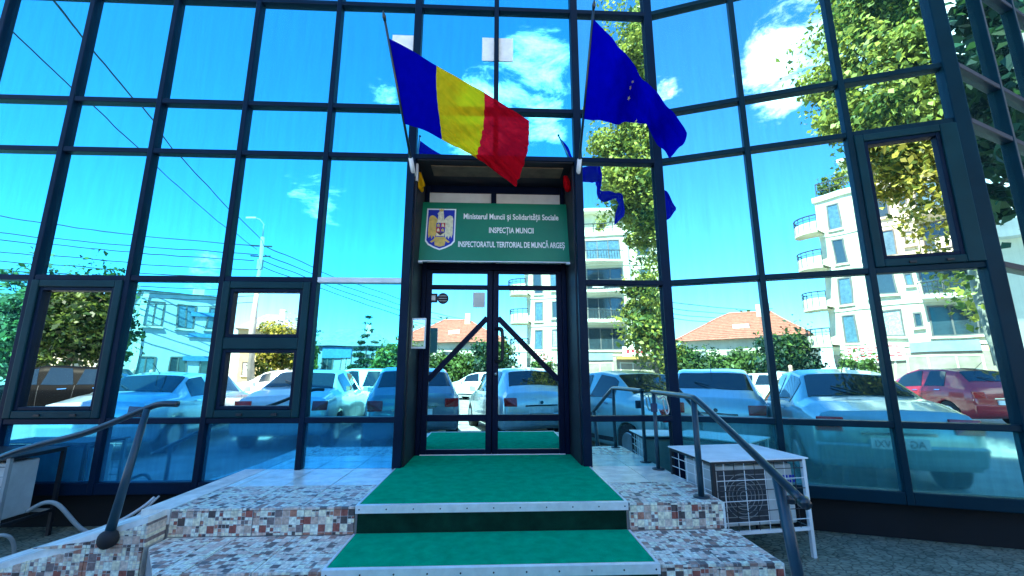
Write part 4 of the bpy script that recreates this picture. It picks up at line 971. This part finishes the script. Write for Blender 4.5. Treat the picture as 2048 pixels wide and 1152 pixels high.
# ------------------------------------------------------------------ buildings across the street
def wall_frame(x0, y0, x1, y1):
    """front wall from (x0,y0) to (x1,y1), facing the office: v outwards"""
    ang = math.atan2(y1-y0, x1-x0); ux, uy = math.cos(ang), math.sin(ang); vx, vy = -uy, ux
    if vy < 0: vx, vy = -vx, -vy
    f = lambda u, v, z: Vector((x0+u*ux+v*vx, y0+u*uy+v*vy, z)); f.w = math.hypot(x1-x0, y1-y0); return f
def window(fr, p, u0, u1, z0, z1, mull=1, fm='win_frame', deep=.12, sill=True):
    w = empty('window', fr((u0+u1)/2, .02, z0), parent=p)
    b = MB(); t_ = .07
    for q in ((u0, u0+t_, z0, z1), (u1-t_, u1, z0, z1), (u0+t_, u1-t_, z0, z0+t_), (u0+t_, u1-t_, z1-t_, z1)): b.box(fr, q[0], q[1], -.02, .05, q[2], q[3])
    for k_ in range(mull): c = u0+(u1-u0)*(k_+1)/(mull+1); b.box(fr, c-.03, c+.03, -.02, .045, z0+t_, z1-t_)
    b.build('frame', fm, w)
    MB().box(fr, u0+t_, u1-t_, -.02, .012, z0+t_, z1-t_).build('pane', random.choice(('win_dark', 'win_dark', 'win_blue', 'win_curtain')), w)
    if sill: MB().box(fr, u0-.06, u1+.06, .001, .14, z0-.09, z0-.001).build('sill', 'wall_white', w)
def bbox(fr, p, n, m, *q, bv=0):
    o = MB().box(fr, *q).build(n, m, p)
    return bevel(o, bv) if bv else o
# cream apartment block
pl0 = Vector((3.0, -20.2)); pr0 = Vector((13.4, -17.8)); fb = wall_frame(pl0.x, pl0.y, pr0.x, pr0.y); Wb = fb.w
blk = empty('apartment_block', fb(Wb/2, -3, 0), 'cream five-storey apartment block with shops below and rounded corner balconies', 'building')
H = 1.95; Z = [0, 2.7]+[2.7+H*k_ for k_ in range(1, 5)]; hk = H/2.35
bbox(fb, blk, 'wall', 'wall_cream', 0, Wb, -9, 0, 0, Z[-1])
bbox(fb, blk, 'parapet', 'wall_white', -.1, Wb+.1, -9.1, .12, Z[-1], Z[-1]+.28)
bbox(fb, blk, 'roof_storey', 'wall_cream', 1.6, Wb-1.0, -8, -1.6, Z[-1]+.28, Z[-1]+2.2)
bbox(fb, blk, 'roof_slab', 'wall_white', 1.1, Wb-.5, -8.2, -.9, Z[-1]+2.2, Z[-1]+2.4)
b = MB()
for k_ in range(17): u = .1+k_*(Wb-.2)/16; b.bar(fb(u, -.1, Z[-1]+.28), fb(u, -.1, Z[-1]+1.0), .05)
b.bar(fb(.1, -.1, Z[-1]+1.0), fb(Wb-.1, -.1, Z[-1]+1.0), .06); b.bar(fb(.1, -.1, Z[-1]+.65), fb(Wb-.1, -.1, Z[-1]+.65), .04)
b.build('roof_railing', 'black_metal', blk)
for k_ in range(1, 5):
    z = Z[k_]
    bbox(fb, blk, 'floor_band', 'wall_white', .0, Wb, .001, .05, z-.12, z)
    for (u0, u1, a0, a1, mu) in ((.55, 1.15, .25, 1.95, 0), (1.75, 3.15, .45, 1.95, 1), (3.5, 3.85, .9, 1.7, 0), (4.1, 6.4, .3, 2.0, 2), (7.4, 8.2, .6, 1.85, 0), (8.9, 9.7, .6, 1.85, 0)):
        window(fb, blk, u0, u1, z+a0*hk, z+a1*hk, mu)
    if k_ > 1:
        bo_ = bbox(fb, blk, 'balcony_slab', 'wall_white', 4.0, 6.5, .051, .75, z-.02, z+.1)
        rb_ = MB(); rb_.bar(fb(4.0, .72, z+.75), fb(6.5, .72, z+.75), .05)
        for q in range(15): rb_.bar(fb(4.02+q*.175, .72, z+.1), fb(4.02+q*.175, .72, z+.75), .025)
        rb_.build('railing', 'black_metal', bo_)
        if k_ % 2: bbox(fb, bo_, 'laundry', random.choice(('awning_blue', 'sign_cream', 'sign_red')), 4.5, 5.2, .74, .76, z+.25, z+.72)
    bbox(fb, blk, 'downpipe', 'pipe_grey', 6.85, 6.95, .051, .13, z, z+H-.13)
    bbox(fb, blk, 'wall_unit', 'ac_white', 8.3, 8.8, .051, .33, z+.5, z+.85)
    # rounded corner balcony
    pts = [fb(-.15+1.0*math.cos(x)*-.95, .15+.9*math.sin(x), z) for x in np.linspace(-.5, math.pi*.62, 15)]
    bal = MB(); ctr = fb(.35, -.2, z)
    n_ = len(pts); P = [ctr]+pts+[q_+Vector((0, 0, .14)) for q_ in [ctr]+pts]
    bal.add(P, [(0, i+1, i+2) for i in range(n_-1)]+[(n_+1, n_+i+3, n_+i+2) for i in range(n_-1)]+[(i+1, n_+2+i, n_+3+i, i+2) for i in range(n_-1)])
    bo = bal.build('balcony', 'wall_cream', blk)
    rb = MB(); rb.tube([q_+Vector((0, 0, .95)) for q_ in pts], .03, 6)
    k3 = len(pts); MB().add([q_+Vector((0, 0, .14)) for q_ in pts]+[q_+Vector((0, 0, .62)) for q_ in pts], [(i, i+1, k3+i+1, k3+i) for i in range(k3-1)]).build('parapet', 'wall_cream', bo, True)
    for zz in (.78,): rb.tube([q_+Vector((0, 0, zz)) for q_ in pts], .015, 5)
    for q_ in pts[::2]: rb.tube([q_+Vector((0, 0, .14)), q_+Vector((0, 0, .95))], .018, 5)
    rb.build('railing', 'black_metal', bo)
# shop fronts
bbox(fb, blk, 'ground_floor_cladding', 'wall_brown', .0, Wb, .001, .03, 0, 2.3)
for (u0, u1) in ((.3, 2.6), (3.0, 5.6), (6.0, 8.4), (8.8, 11.0)):
    window(fb, blk, u0, min(u1, Wb-.1), .35, 2.15, 2, 'wall_white', sill=False)
bbox(fb, blk, 'awning', 'awning_orange', 5.8, Wb-.05, .05, .55, 2.35, 2.5)
sg = bbox(fb, blk, 'shop_sign', 'sign_cream', .5, 3.0, .051, .14, 1.95, 2.75)
for k_ in range(5):
    for j in range(9):
        if random.random() < .8: bbox(fb, sg, 'print', 'sign_red', .6+j*.26, .6+j*.26+random.uniform(.1, .22), .141, .145, 2.02+k_*.14, 2.09+k_*.14)
sg = bbox(fb, blk, 'shop_sign', 'sign_cream', 6.2, 7.7, .051, .14, 2.55, 3.15)
for j in range(4): bbox(fb, sg, 'print', 'sign_red', 6.45+j*.27, 6.45+j*.27+.18, .141, .145, 2.72+.05*(j % 2), 2.98)
bbox(fb, blk, 'shop_sign', 'wall_slate', 3.2, 5.6, .051, .12, 2.3, 2.75)

def hip_house(name, x0, y0, x1, y1, depth, h, rh, wallm, roofm, label, floors=1, nwin=3, over=.35, tiles=False, ridge=.35):
    f = wall_frame(x0, y0, x1, y1); w = f.w
    t = empty(name, f(w/2, -depth/2, 0), label, 'building')
    bbox(f, t, 'wall', wallm, 0, w, -depth, 0, 0, h)
    P = [f(-over, over, h), f(w+over, over, h), f(w+over, -depth-over, h), f(-over, -depth-over, h), f(w*ridge, -depth/2, h+rh), f(w*(1-ridge), -depth/2, h+rh)]
    ro = mesh_obj('roof', P, [(0, 1, 5, 4), (1, 2, 5), (2, 3, 4, 5), (3, 0, 4), (3, 2, 1, 0)], roofm, t)
    if tiles:
        for k_ in range(1, 16):
            a_ = k_/16; l0, l1 = P[0].lerp(P[4], a_), P[1].lerp(P[5], a_)
            MB().bar(l0+Vector((0, 0, .012)), l1+Vector((0, 0, .012)), .10, .05).build('tile_course', roofm, ro)
        MB().tube([P[4], P[5]], .1, 8).build('ridge', roofm, ro)
        for (a_, b_) in ((0, 4), (1, 5)): MB().tube([P[a_], P[b_]], .08, 8).build('hip', roofm, ro)
    bbox(f, ro, 'chimney', 'wall_cream', w*.62, w*.62+.5, -depth*.45, -depth*.45+.5, h+rh*.3, h+rh+.5)
    fh = h/floors
    for k_ in range(floors):
        for j in range(nwin):
            c = w*(j+.5)/nwin; window(f, t, c-min(.6, w/nwin*.3), c+min(.6, w/nwin*.3), k_*fh+fh*.33, k_*fh+fh*.80, 1)
    return t, f, ro
hh, f_, ro_ = hip_house('red_roof_house', -6.0, -27.0, 1.6, -26.2, 7, 3.9, 2.3, 'wall_cream', 'roof_red', 'low cream house with a red tiled hip roof behind green trees', 1, 3, .5, True)
P0 = f_(3.6, -1.3, 4.35); MB().box(f_, 3.5, 4.5, -2.2, -.9, 4.4, 5.0).build('dormer', 'wall_white', ro_)
# pale office on the left, ochre house, slate-roofed shed, distant blocks
a_ = seen(262, 740, 24, FA); b_ = seen(450, 740, 27, FA)
t, f, ro_ = hip_house('pale_office', a_.x, a_.y, b_.x, b_.y, 7, 6.2, .4, 'wall_grey', 'roof_slate', 'pale grey two-storey office with strip windows at the left', 2, 3, .2)
for k_ in range(4): bbox(f, t, 'awning', 'awning_blue', f.w*.55, f.w*.97, .06, .12, .9+k_*1.35, 1.15+k_*1.35)
bbox(f, t, 'pilaster', 'wall_white', .05, .35, .01, .12, 0, 6.1)
a_ = seen(470, 740, 40, FA); b_ = seen(590, 740, 42, FA)
hip_house('ochre_house', a_.x, a_.y, b_.x, b_.y, 6, 5.4, 1.8, 'wall_ochre', 'roof_slate', 'ochre house behind the utility pole', 2, 3, .3)
a_ = seen(625, 740, 36, FA); b_ = seen(775, 740, 38, FA)
t, f, ro_ = hip_house('long_shed', a_.x, a_.y, b_.x, b_.y, 8, 3.6, 1.7, 'wall_slate', 'roof_slate', 'low slate-grey building with a blue sign beside the conifer', 1, 4, .3, ridge=.2)
bbox(f, t, 'fascia_sign', 'awning_blue', .3, 2.6, .05, .12, 2.6, 3.5)
a_ = seen(60, 740, 34, FA); b_ = seen(225, 740, 36, FA)
hip_house('white_villa', a_.x, a_.y, b_.x, b_.y, 6, 3.4, 1.6, 'wall_cream', 'roof_slate', 'white villa half hidden by trees at the left', 1, 3, .3)
# white building along the street to the right (seen in the far right wall)
fw = wall_frame(22, 14, 24, -6)
f2 = lambda u, v, z: Vector((21.0+v*-1.0, 13.0-u, z)); f2.w = 22
wb = empty('white_hall', f2(11, -5, 0), 'long white hall beside the right end of the office', 'building')
bbox(f2, wb, 'wall', 'wall_white', 0, 22, -8, 0, 0, 5.9); bbox(f2, wb, 'cornice', 'wall_grey', -.3, 22.3, -8.3, .5, 5.9, 6.5)
for k_ in range(6): window(f2, wb, 1.2+k_*3.5, 3.0+k_*3.5, 1.4, 3.2, 1)

# ------------------------------------------------------------------ trees
def tree(name, x, y, trunk_h, r, hgt, n, leafs, label, lean=(0, 0), trunk_r=.16, clumps=14, size=.16, bark='bark', conifer=False, crown_z=None, group='trees round the car park', aspect=1.6, flat_=.55, limbs=9, cl=(.15, .40), loose=.3):
    t = empty(name, (x, y, 0), label, 'tree', group)
    base = Vector((x, y, 0)); top = Vector((x+lean[0], y+lean[1], trunk_h+hgt*.55))
    tb = MB(); path = smooth_path([base, base.lerp(top, .35)+Vector((random.uniform(-.1, .1), random.uniform(-.1, .1), 0)), base.lerp(top, .7)+Vector((random.uniform(-.2, .2), random.uniform(-.2, .2), 0)), top], 4)
    tb.tube(path, [trunk_r*(1.25-1.1*i/(len(path)-1)) for i in range(len(path))], 9)
    tb.build('trunk', bark, t, True)
    cs = []; cz = trunk_h+hgt*.5
    rs_ = random.Random(len(name)*37+int(abs(x)*10)+int(abs(y)*7))
    if conifer:
        loose = 0
        for k_ in range(clumps):
            f = k_/(clumps-1); z = trunk_h*.4+hgt*f; rad = r*(1-f)**.8+.1
            for j in range(max(3, int(7*(1-f))+2)):
                a = rs_.uniform(0, 2*math.pi); cs.append((Vector((x+math.cos(a)*rad*.62, y+math.sin(a)*rad*.62, z-rad*.12)), max(.18, rad*.38), .45))
    else:
        for k_ in range(clumps):
            a = rs_.uniform(0, 2*math.pi); el = rs_.uniform(-.8, 1); q = rs_.uniform(.3, 1.12)**.6
            ce = math.sqrt(max(0, 1-el*el))
            c = Vector((x+lean[0]*.8+math.cos(a)*r*q*ce*.8, y+lean[1]*.8+math.sin(a)*r*q*ce*.8, cz+el*hgt*.45*q))
            cs.append((c, r*rs_.uniform(*cl), rs_.uniform(.5, .9)))
        lb = MB()
        for (c, rad, fl_) in cs[:limbs]:
            p0 = base.lerp(top, rs_.uniform(.45, .85)); m_ = p0.lerp(c, .5)+Vector((rs_.uniform(-.2, .2), rs_.uniform(-.2, .2), rs_.uniform(-.1, .3)))
            pth = smooth_path([p0, m_, c], 3); lb.tube(pth, [trunk_r*(.45-.38*i/(len(pth)-1)) for i in range(len(pth))], 6)
        lb.build('limbs', bark, t, True)
    rg = np.random.default_rng(int(abs(x*97+y*31))+n)
    wts = np.array([c[1]**2 for c in cs]); wts /= wts.sum(); idx = rg.choice(len(cs), n, p=wts)
    C = np.array([tuple(c[0]) for c in cs])[idx]; RD = np.array([c[1] for c in cs])[idx]; FL = np.array([c[2] for c in cs])[idx]
    d = rg.normal(size=(n, 3)); d /= np.linalg.norm(d, axis=1)[:, None]
    q = rg.uniform(.15, 1, n)**.5
    P = C+d*(RD*q)[:, None]*np.stack([np.ones(n), np.ones(n), FL], 1)
    P[:, 2] -= q*RD*.12
    if loose:
        nl = int(n*loose); dd = rg.normal(size=(nl, 3)); dd /= np.linalg.norm(dd, axis=1)[:, None]; qq = rg.uniform(0, 1, nl)**(1/2.2)
        wob_ = 1+.28*np.sin(dd[:, 0]*5+dd[:, 2]*7)+.18*np.sin(dd[:, 1]*11+dd[:, 2]*13)
        P[:nl] = np.array([x+lean[0]*.8, y+lean[1]*.8, cz])+dd*(qq*wob_)[:, None]*np.array([r*.95, r*.95, hgt*.5]); d[:nl] = dd
    nrm = d*.6+rg.normal(size=(n, 3))*.6+np.array([0, .1, .5]); nrm /= np.linalg.norm(nrm, axis=1)[:, None]
    tn = np.cross(nrm, rg.normal(size=(n, 3))); tn /= np.linalg.norm(tn, axis=1)[:, None]; bt = np.cross(nrm, tn)
    sz = size*rg.uniform(.4, 1.6, n)[:, None]
    bend = nrm*sz*.25
    v = np.stack([P-tn*sz*aspect/2, P+bt*sz*flat_/1.1+bend*.5, P+tn*sz*aspect/2-bend, P-bt*sz*flat_/1.1+bend*.5], 1).reshape(-1, 3)
    base_v = np.array([x, y, 0]); v = v-base_v
    me = bpy.data.meshes.new('crown'); me.vertices.add(4*n); me.vertices.foreach_set('co', v.ravel().astype(np.float32))
    me.loops.add(4*n); me.loops.foreach_set('vertex_index', np.arange(4*n, dtype=np.int32)); me.polygons.add(n)
    me.polygons.foreach_set('loop_start', np.arange(0, 4*n, 4, dtype=np.int32))
    for l_ in leafs: me.materials.append(MATS[l_])
    cm = rg.choice(len(leafs), len(cs)); fm_ = np.where(rg.uniform(size=n) < .7, cm[idx], rg.choice(len(leafs), n))
    me.polygons.foreach_set('material_index', fm_.astype(np.int32)); me.update(calc_edges=True); me.validate()
    o = bpy.data.objects.new('crown', me); COL.objects.link(o); o.parent = t; o.location = (0, 0, 0)
    return t
YG = ['leaf_yellow', 'leaf_yellow', 'leaf_mid', 'leaf_pale']; GR = ['leaf_mid', 'leaf_dark', 'leaf_mid']; DK = ['leaf_dark', 'leaf_teal', 'leaf_dark']
tree('broadleaf_tree', 5.25, -2.7, 3.0, 1.6, 9.4, 70000, ['leaf_yellow', 'leaf_lime', 'leaf_yellow', 'leaf_mid'], 'tall yellow-green tree beside the near cars on the right', (-.70, .1), .10, 80, .066, 'bark_pale', cl=(.16, .42), limbs=26, loose=.45)
tree('broadleaf_tree', 8.6, -13.0, 1.4, 1.7, 5.2, 11000, YG, 'yellow-green tree before the shop fronts', (0, 0), .12, 18, .15, 'bark')
tree('conifer', 11.2, -16.6, .8, 1.6, 8.4, 9000, ['leaf_mid', 'leaf_yellow', 'leaf_dark'], 'spruce beside the right end of the cream block', trunk_r=.15, clumps=16, size=.14, conifer=True, aspect=2.2, flat_=.3)
tree('broadleaf_tree', 3.9, -18.6, .6, 1.0, 1.8, 2500, GR, 'round bush at the corner of the cream block', trunk_r=.06, clumps=9, size=.1)
for (px, path, r, h, lab) in ((1405, 26, 1.5, 2.3, 'bushy tree under the left end of the red roof'), (1470, 25, 1.6, 2.2, 'dense green tree under the middle of the red roof'), (1575, 24, 1.7, 3.4, 'dark round tree between the red roof and the cream block'), (1345, 27, 1.7, 2.8, 'green tree left of the red roof')):
    p = seen(px, 740, path, FB); tree('garden_tree', p.x, p.y, .5, r, h, 5000, GR if px != 1575 else ['leaf_dark', 'leaf_mid', 'leaf_teal'], lab, trunk_r=.1, clumps=24, size=.12, cl=(.26, .5))
p = seen(725, 740, 30, FA); tree('conifer', p.x, p.y, .5, 1.7, 5.0, 6000, DK, 'blue-grey conifer before the slate building', trunk_r=.12, clumps=13, size=.12, conifer=True, aspect=2.2, flat_=.3)
p = seen(790, 740, 27, FA); tree('broadleaf_tree', p.x, p.y, .5, 1.3, 3.0, 4500, YG, 'small yellow-green tree right of the slate building', trunk_r=.1, clumps=20, size=.12, cl=(.24, .5))
p = seen(135, 740, 19, FA); tree('broadleaf_tree', p.x, p.y, 1.3, 2.2, 4.6, 12000, GR+['leaf_dark'], 'leafy green tree over the black off-roader', trunk_r=.11, clumps=30, size=.13, cl=(.2, .46))
p = seen(20, 740, 19, FA); tree('broadleaf_tree', p.x, p.y, 1.0, 2.0, 5.0, 8000, ['leaf_pale', 'leaf_pale', 'leaf_mid'], 'pale willow-like tree at the far left', trunk_r=.14, clumps=26, size=.14, cl=(.2, .46))
p = seen(560, 740, 33, FA); tree('broadleaf_tree', p.x, p.y, .8, 2.2, 4.4, 6500, GR+['leaf_yellow'], 'green tree half covering the ochre house', trunk_r=.12, clumps=24, size=.14, cl=(.22, .46))
p = seen(930, 740, 30, FA, -.54); tree('garden_tree', p.x, p.y, .4, 1.6, 2.1, 4500, GR, 'teal-green bush under the right end of the red roof', trunk_r=.08, clumps=22, size=.12, cl=(.26, .5))
tree('broadleaf_tree', 15.5, 5.6, 5.0, 2.6, 8.0, 9000, DK, 'dark tree beside the right end of the office', trunk_r=.2, clumps=22, size=.22)
for i in range(7):
    p = seen(-60+i*330-60*(i % 2), 740, 62+8*(i % 3), FA); tree('distant_tree', p.x, p.y, 1.0, 4.2, 6.0+1.5*(i % 2), 3500, GR, ['distant broad tree on the skyline, first from the left', 'distant broad tree on the skyline, second from the left', 'distant broad tree on the skyline, third from the left', 'distant broad tree behind the slate building', 'distant broad tree behind the red roof', 'distant broad tree behind the cream block', 'distant broad tree on the skyline, farthest right'][i], trunk_r=.2, clumps=16, size=.4, group='distant trees')
for k_, (u, v) in enumerate(((.5, -.7), (1.2, -.6), (2.4, -.7), (5.2, -.6), (7.6, -.7))):
    q_ = fb(u, v, 0); tr = tree('roof_shrub', q_.x, q_.y, .1, .5, 1.1+.3*(k_ % 2), 900, ['leaf_yellow', 'leaf_mid'], ['shrub at the left corner of the roof terrace', 'second shrub from the left on the roof terrace', 'third shrub from the left on the roof terrace', 'shrub near the middle of the roof terrace', 'shrub at the right of the roof terrace'][k_], trunk_r=.03, clumps=7, size=.09, group='roof terrace shrubs')
    tr.location.z = Z[-1]+.28; tr['category'] = 'shrub'

# ------------------------------------------------------------------ utility pole, cables
p = seen(497, 740, 26, FA); pp = Vector((p.x, p.y, 0))
up = empty('utility_pole', pp, 'concrete utility pole with a street lamp and cables', 'utility pole')
MB().tube([pp, pp+Vector((0, 0, 9.6))], [.19, .11], 12).build('shaft', 'pole', up, True)
MB().tube([pp+Vector((0, 0, 9.5)), pp+Vector((0, 0, 10.4)), pp+Vector((-.25, .1, 10.7)), pp+Vector((-.5, .2, 10.75))], .035, 8).build('arm', 'pole', up, True)
bevel(MB().bar(pp+Vector((-.4, .2, 10.75)), pp+Vector((-.95, .35, 10.7)), .2, .1).build('lamp_head', 'white_paint', up), .03)
for z in (9.1, 8.5): MB().bar(pp+Vector((-.6, 0, z)), pp+Vector((.6, 0, z)), .07).build('crossarm', 'black_metal', up)
bevel(MB().box(lambda u, v, z: pp+Vector((u, v, z)), -.16, .16, -.14, .14, 7.6, 8.3).build('junction_box', 'pole', up), .02)
def cable(p0, p1, sag, r, label):
    p0, p1 = Vector(p0), Vector(p1); pts = [p0.lerp(p1, t)-Vector((0, 0, sag*4*t*(1-t))) for t in np.linspace(0, 1, 25)]
    tag(MB().tube(pts, r, 5).build('cable', 'cable', None, True), label, 'cable', 'overhead cables')
end_l = seen(-150, 560, 20, FA)
for k_, (zl, zp) in enumerate(((9.2, 9.1), (8.2, 8.6), (7.8, 8.2), (7.1, 7.6), (6.6, 7.1), (6.2, 6.6))):
    cable((end_l.x-2, end_l.y+.4*k_, zl+.6), pp+Vector((-.2*(k_ % 3), 0, zp)), .45, .028, ['topmost overhead cable left of the pole', 'second overhead cable left of the pole', 'third overhead cable left of the pole', 'fourth overhead cable left of the pole', 'fifth overhead cable left of the pole', 'lowest overhead cable left of the pole'][k_])
end_r = seen(900, 640, 46, FA)
for k_, (zr, zp) in enumerate(((7.4, 9.1), (6.9, 8.6), (6.4, 8.2), (6.0, 7.8))):
    cable(pp+Vector((.2, 0, zp)), (end_r.x+2, end_r.y-.4*k_, zr), .7, .028, ['topmost overhead cable right of the pole', 'second overhead cable right of the pole', 'third overhead cable right of the pole', 'lowest overhead cable right of the pole'][k_])
for k_, (zl, zp) in enumerate(((6.0, 6.2), (5.5, 6.0), (5.2, 5.6))): cable((end_l.x-2, end_l.y+1.5+.4*k_, zl+.6), pp+Vector((.1, 0, zp)), .5, .022, ['telephone line low on the pole, upper of three', 'telephone line low on the pole, middle of three', 'telephone line low on the pole, lowest of three'][k_])
cable(FA(-7.2, .2, ZT), pp+Vector((0, 0, 9.4)), .3, .02, 'service cable from the office roof to the pole')
cable(FA(-8.6, .2, ZT), pp+Vector((-.3, 0, 8.9)), .3, .016, 'thinner service cable from the office roof to the pole')

# ------------------------------------------------------------------ people
def person(x, y, heading, shirt, trousers, h, label, stride=.12):
    W = place(x, y, heading); k_ = h/1.75
    t = empty('person', (x, y, 0), label, 'person', 'people in the car park')
    nodes = {'pelvis': ((0, 0, .95), (.15, .11)), 'waist': ((0, 0, 1.08), (.14, .10)), 'chest': ((0, .02, 1.30), (.17, .12)), 'neck': ((0, .02, 1.48), (.06, .06)), 'head': ((0, .04, 1.60), (.085, .10)), 'crown': ((0, .04, 1.70), (.075, .09)),
             'ls': ((-.18, .01, 1.40), (.06, .06)), 'le': ((-.24, -.03, 1.14), (.045, .045)), 'lw': ((-.25, .06, .92), (.033, .035)), 'lh': ((-.25, .10, .82), (.03, .042)),
             'rs': ((.18, .01, 1.40), (.06, .06)), 're': ((.25, -.02, 1.13), (.045, .045)), 'rw': ((.26, .03, .90), (.033, .035)), 'rh': ((.26, .06, .80), (.03, .042)),
             'lp': ((-.10, 0, .88), (.10, .10)), 'lk': ((-.10, stride*.6, .50), (.065, .07)), 'la': ((-.10, stride*.5, .09), (.042, .05)), 'lt': ((-.11, stride*.5+.16, .04), (.04, .035)),
             'rp': ((.10, 0, .88), (.10, .10)), 'rk': ((.10, -stride*.1, .50), (.065, .07)), 'ra': ((.10, -stride, .10), (.042, .05)), 'rt': ((.11, -stride+.16, .045), (.04, .035))}
    ed = [('pelvis', 'waist'), ('waist', 'chest'), ('chest', 'neck'), ('neck', 'head'), ('head', 'crown'), ('chest', 'ls'), ('ls', 'le'), ('le', 'lw'), ('lw', 'lh'), ('chest', 'rs'), ('rs', 're'), ('re', 'rw'), ('rw', 'rh'), ('pelvis', 'lp'), ('lp', 'lk'), ('lk', 'la'), ('la', 'lt'), ('pelvis', 'rp'), ('rp', 'rk'), ('rk', 'ra'), ('ra', 'rt')]
    names = list(nodes); me = bpy.data.meshes.new('body'); base = Vector((x, y, 0))
    me.from_pydata([tuple(W(tuple(c_*k_ for c_ in nodes[n_][0]))-base) for n_ in names], [(names.index(a_), names.index(b_)) for a_, b_ in ed], [])
    o = bpy.data.objects.new('body', me); COL.objects.link(o); o.parent = t
    sk = o.modifiers.new('skin', 'SKIN'); sk.use_smooth_shade = True
    for i, n_ in enumerate(names): me.skin_vertices[0].data[i].radius = (nodes[n_][1][0]*k_, nodes[n_][1][1]*k_)
    me.skin_vertices[0].data[0].use_root = True
    ss = o.modifiers.new('sub', 'SUBSURF'); ss.levels = 1; ss.render_levels = 1
    m, nt = new_mat('person_'+shirt+trousers)
    tcd = nd(nt, 'ShaderNodeTexCoord'); sp = nd(nt, 'ShaderNodeSeparateXYZ', {0: tcd.outputs['Object']})
    rp = nd(nt, 'ShaderNodeValToRGB', {0: nd(nt, 'ShaderNodeMath', {0: sp.outputs[2], 1: 1/(2*k_)}, operation='MULTIPLY').outputs[0]}); e = rp.color_ramp; e.interpolation = 'CONSTANT'
    colr = {'cloth_tan': (.38, .30, .2), 'cloth_navy': (.03, .05, .1), 'cloth_grey': (.3, .32, .34), 'white': (.7, .7, .68)}
    stops = [(0, (.02, .02, .02)), (.04, colr[trousers]), (.49, colr[shirt]), (.745, (.5, .3, .21)), (.86, (.03, .02, .015))]
    while len(e.elements) < len(stops): e.elements.new(.5)
    for i, (p_, c_) in enumerate(stops): e.elements[i].position = p_; e.elements[i].color = c4(c_)
    pr = nd(nt, 'ShaderNodeBsdfPrincipled', {'Base Color': rp.outputs[0], 'Roughness': .8}); nd(nt, 'ShaderNodeOutputMaterial', {'Surface': pr.outputs[0]})
    me.materials.append(m)
    return t
p = seen(1576, 760, 17, FB); person(p.x, p.y, R(20), 'cloth_tan', 'cloth_grey', 1.74, 'person in a tan top standing near the white off-roader')
p = seen(272, 755, 19, FA); person(p.x, p.y, R(-30), 'cloth_navy', 'cloth_navy', 1.72, 'person in dark clothes before the pale office')
p = seen(312, 750, 20, FA); person(p.x, p.y, R(60), 'white', 'cloth_grey', 1.7, 'person in a white top beside the one in dark clothes')
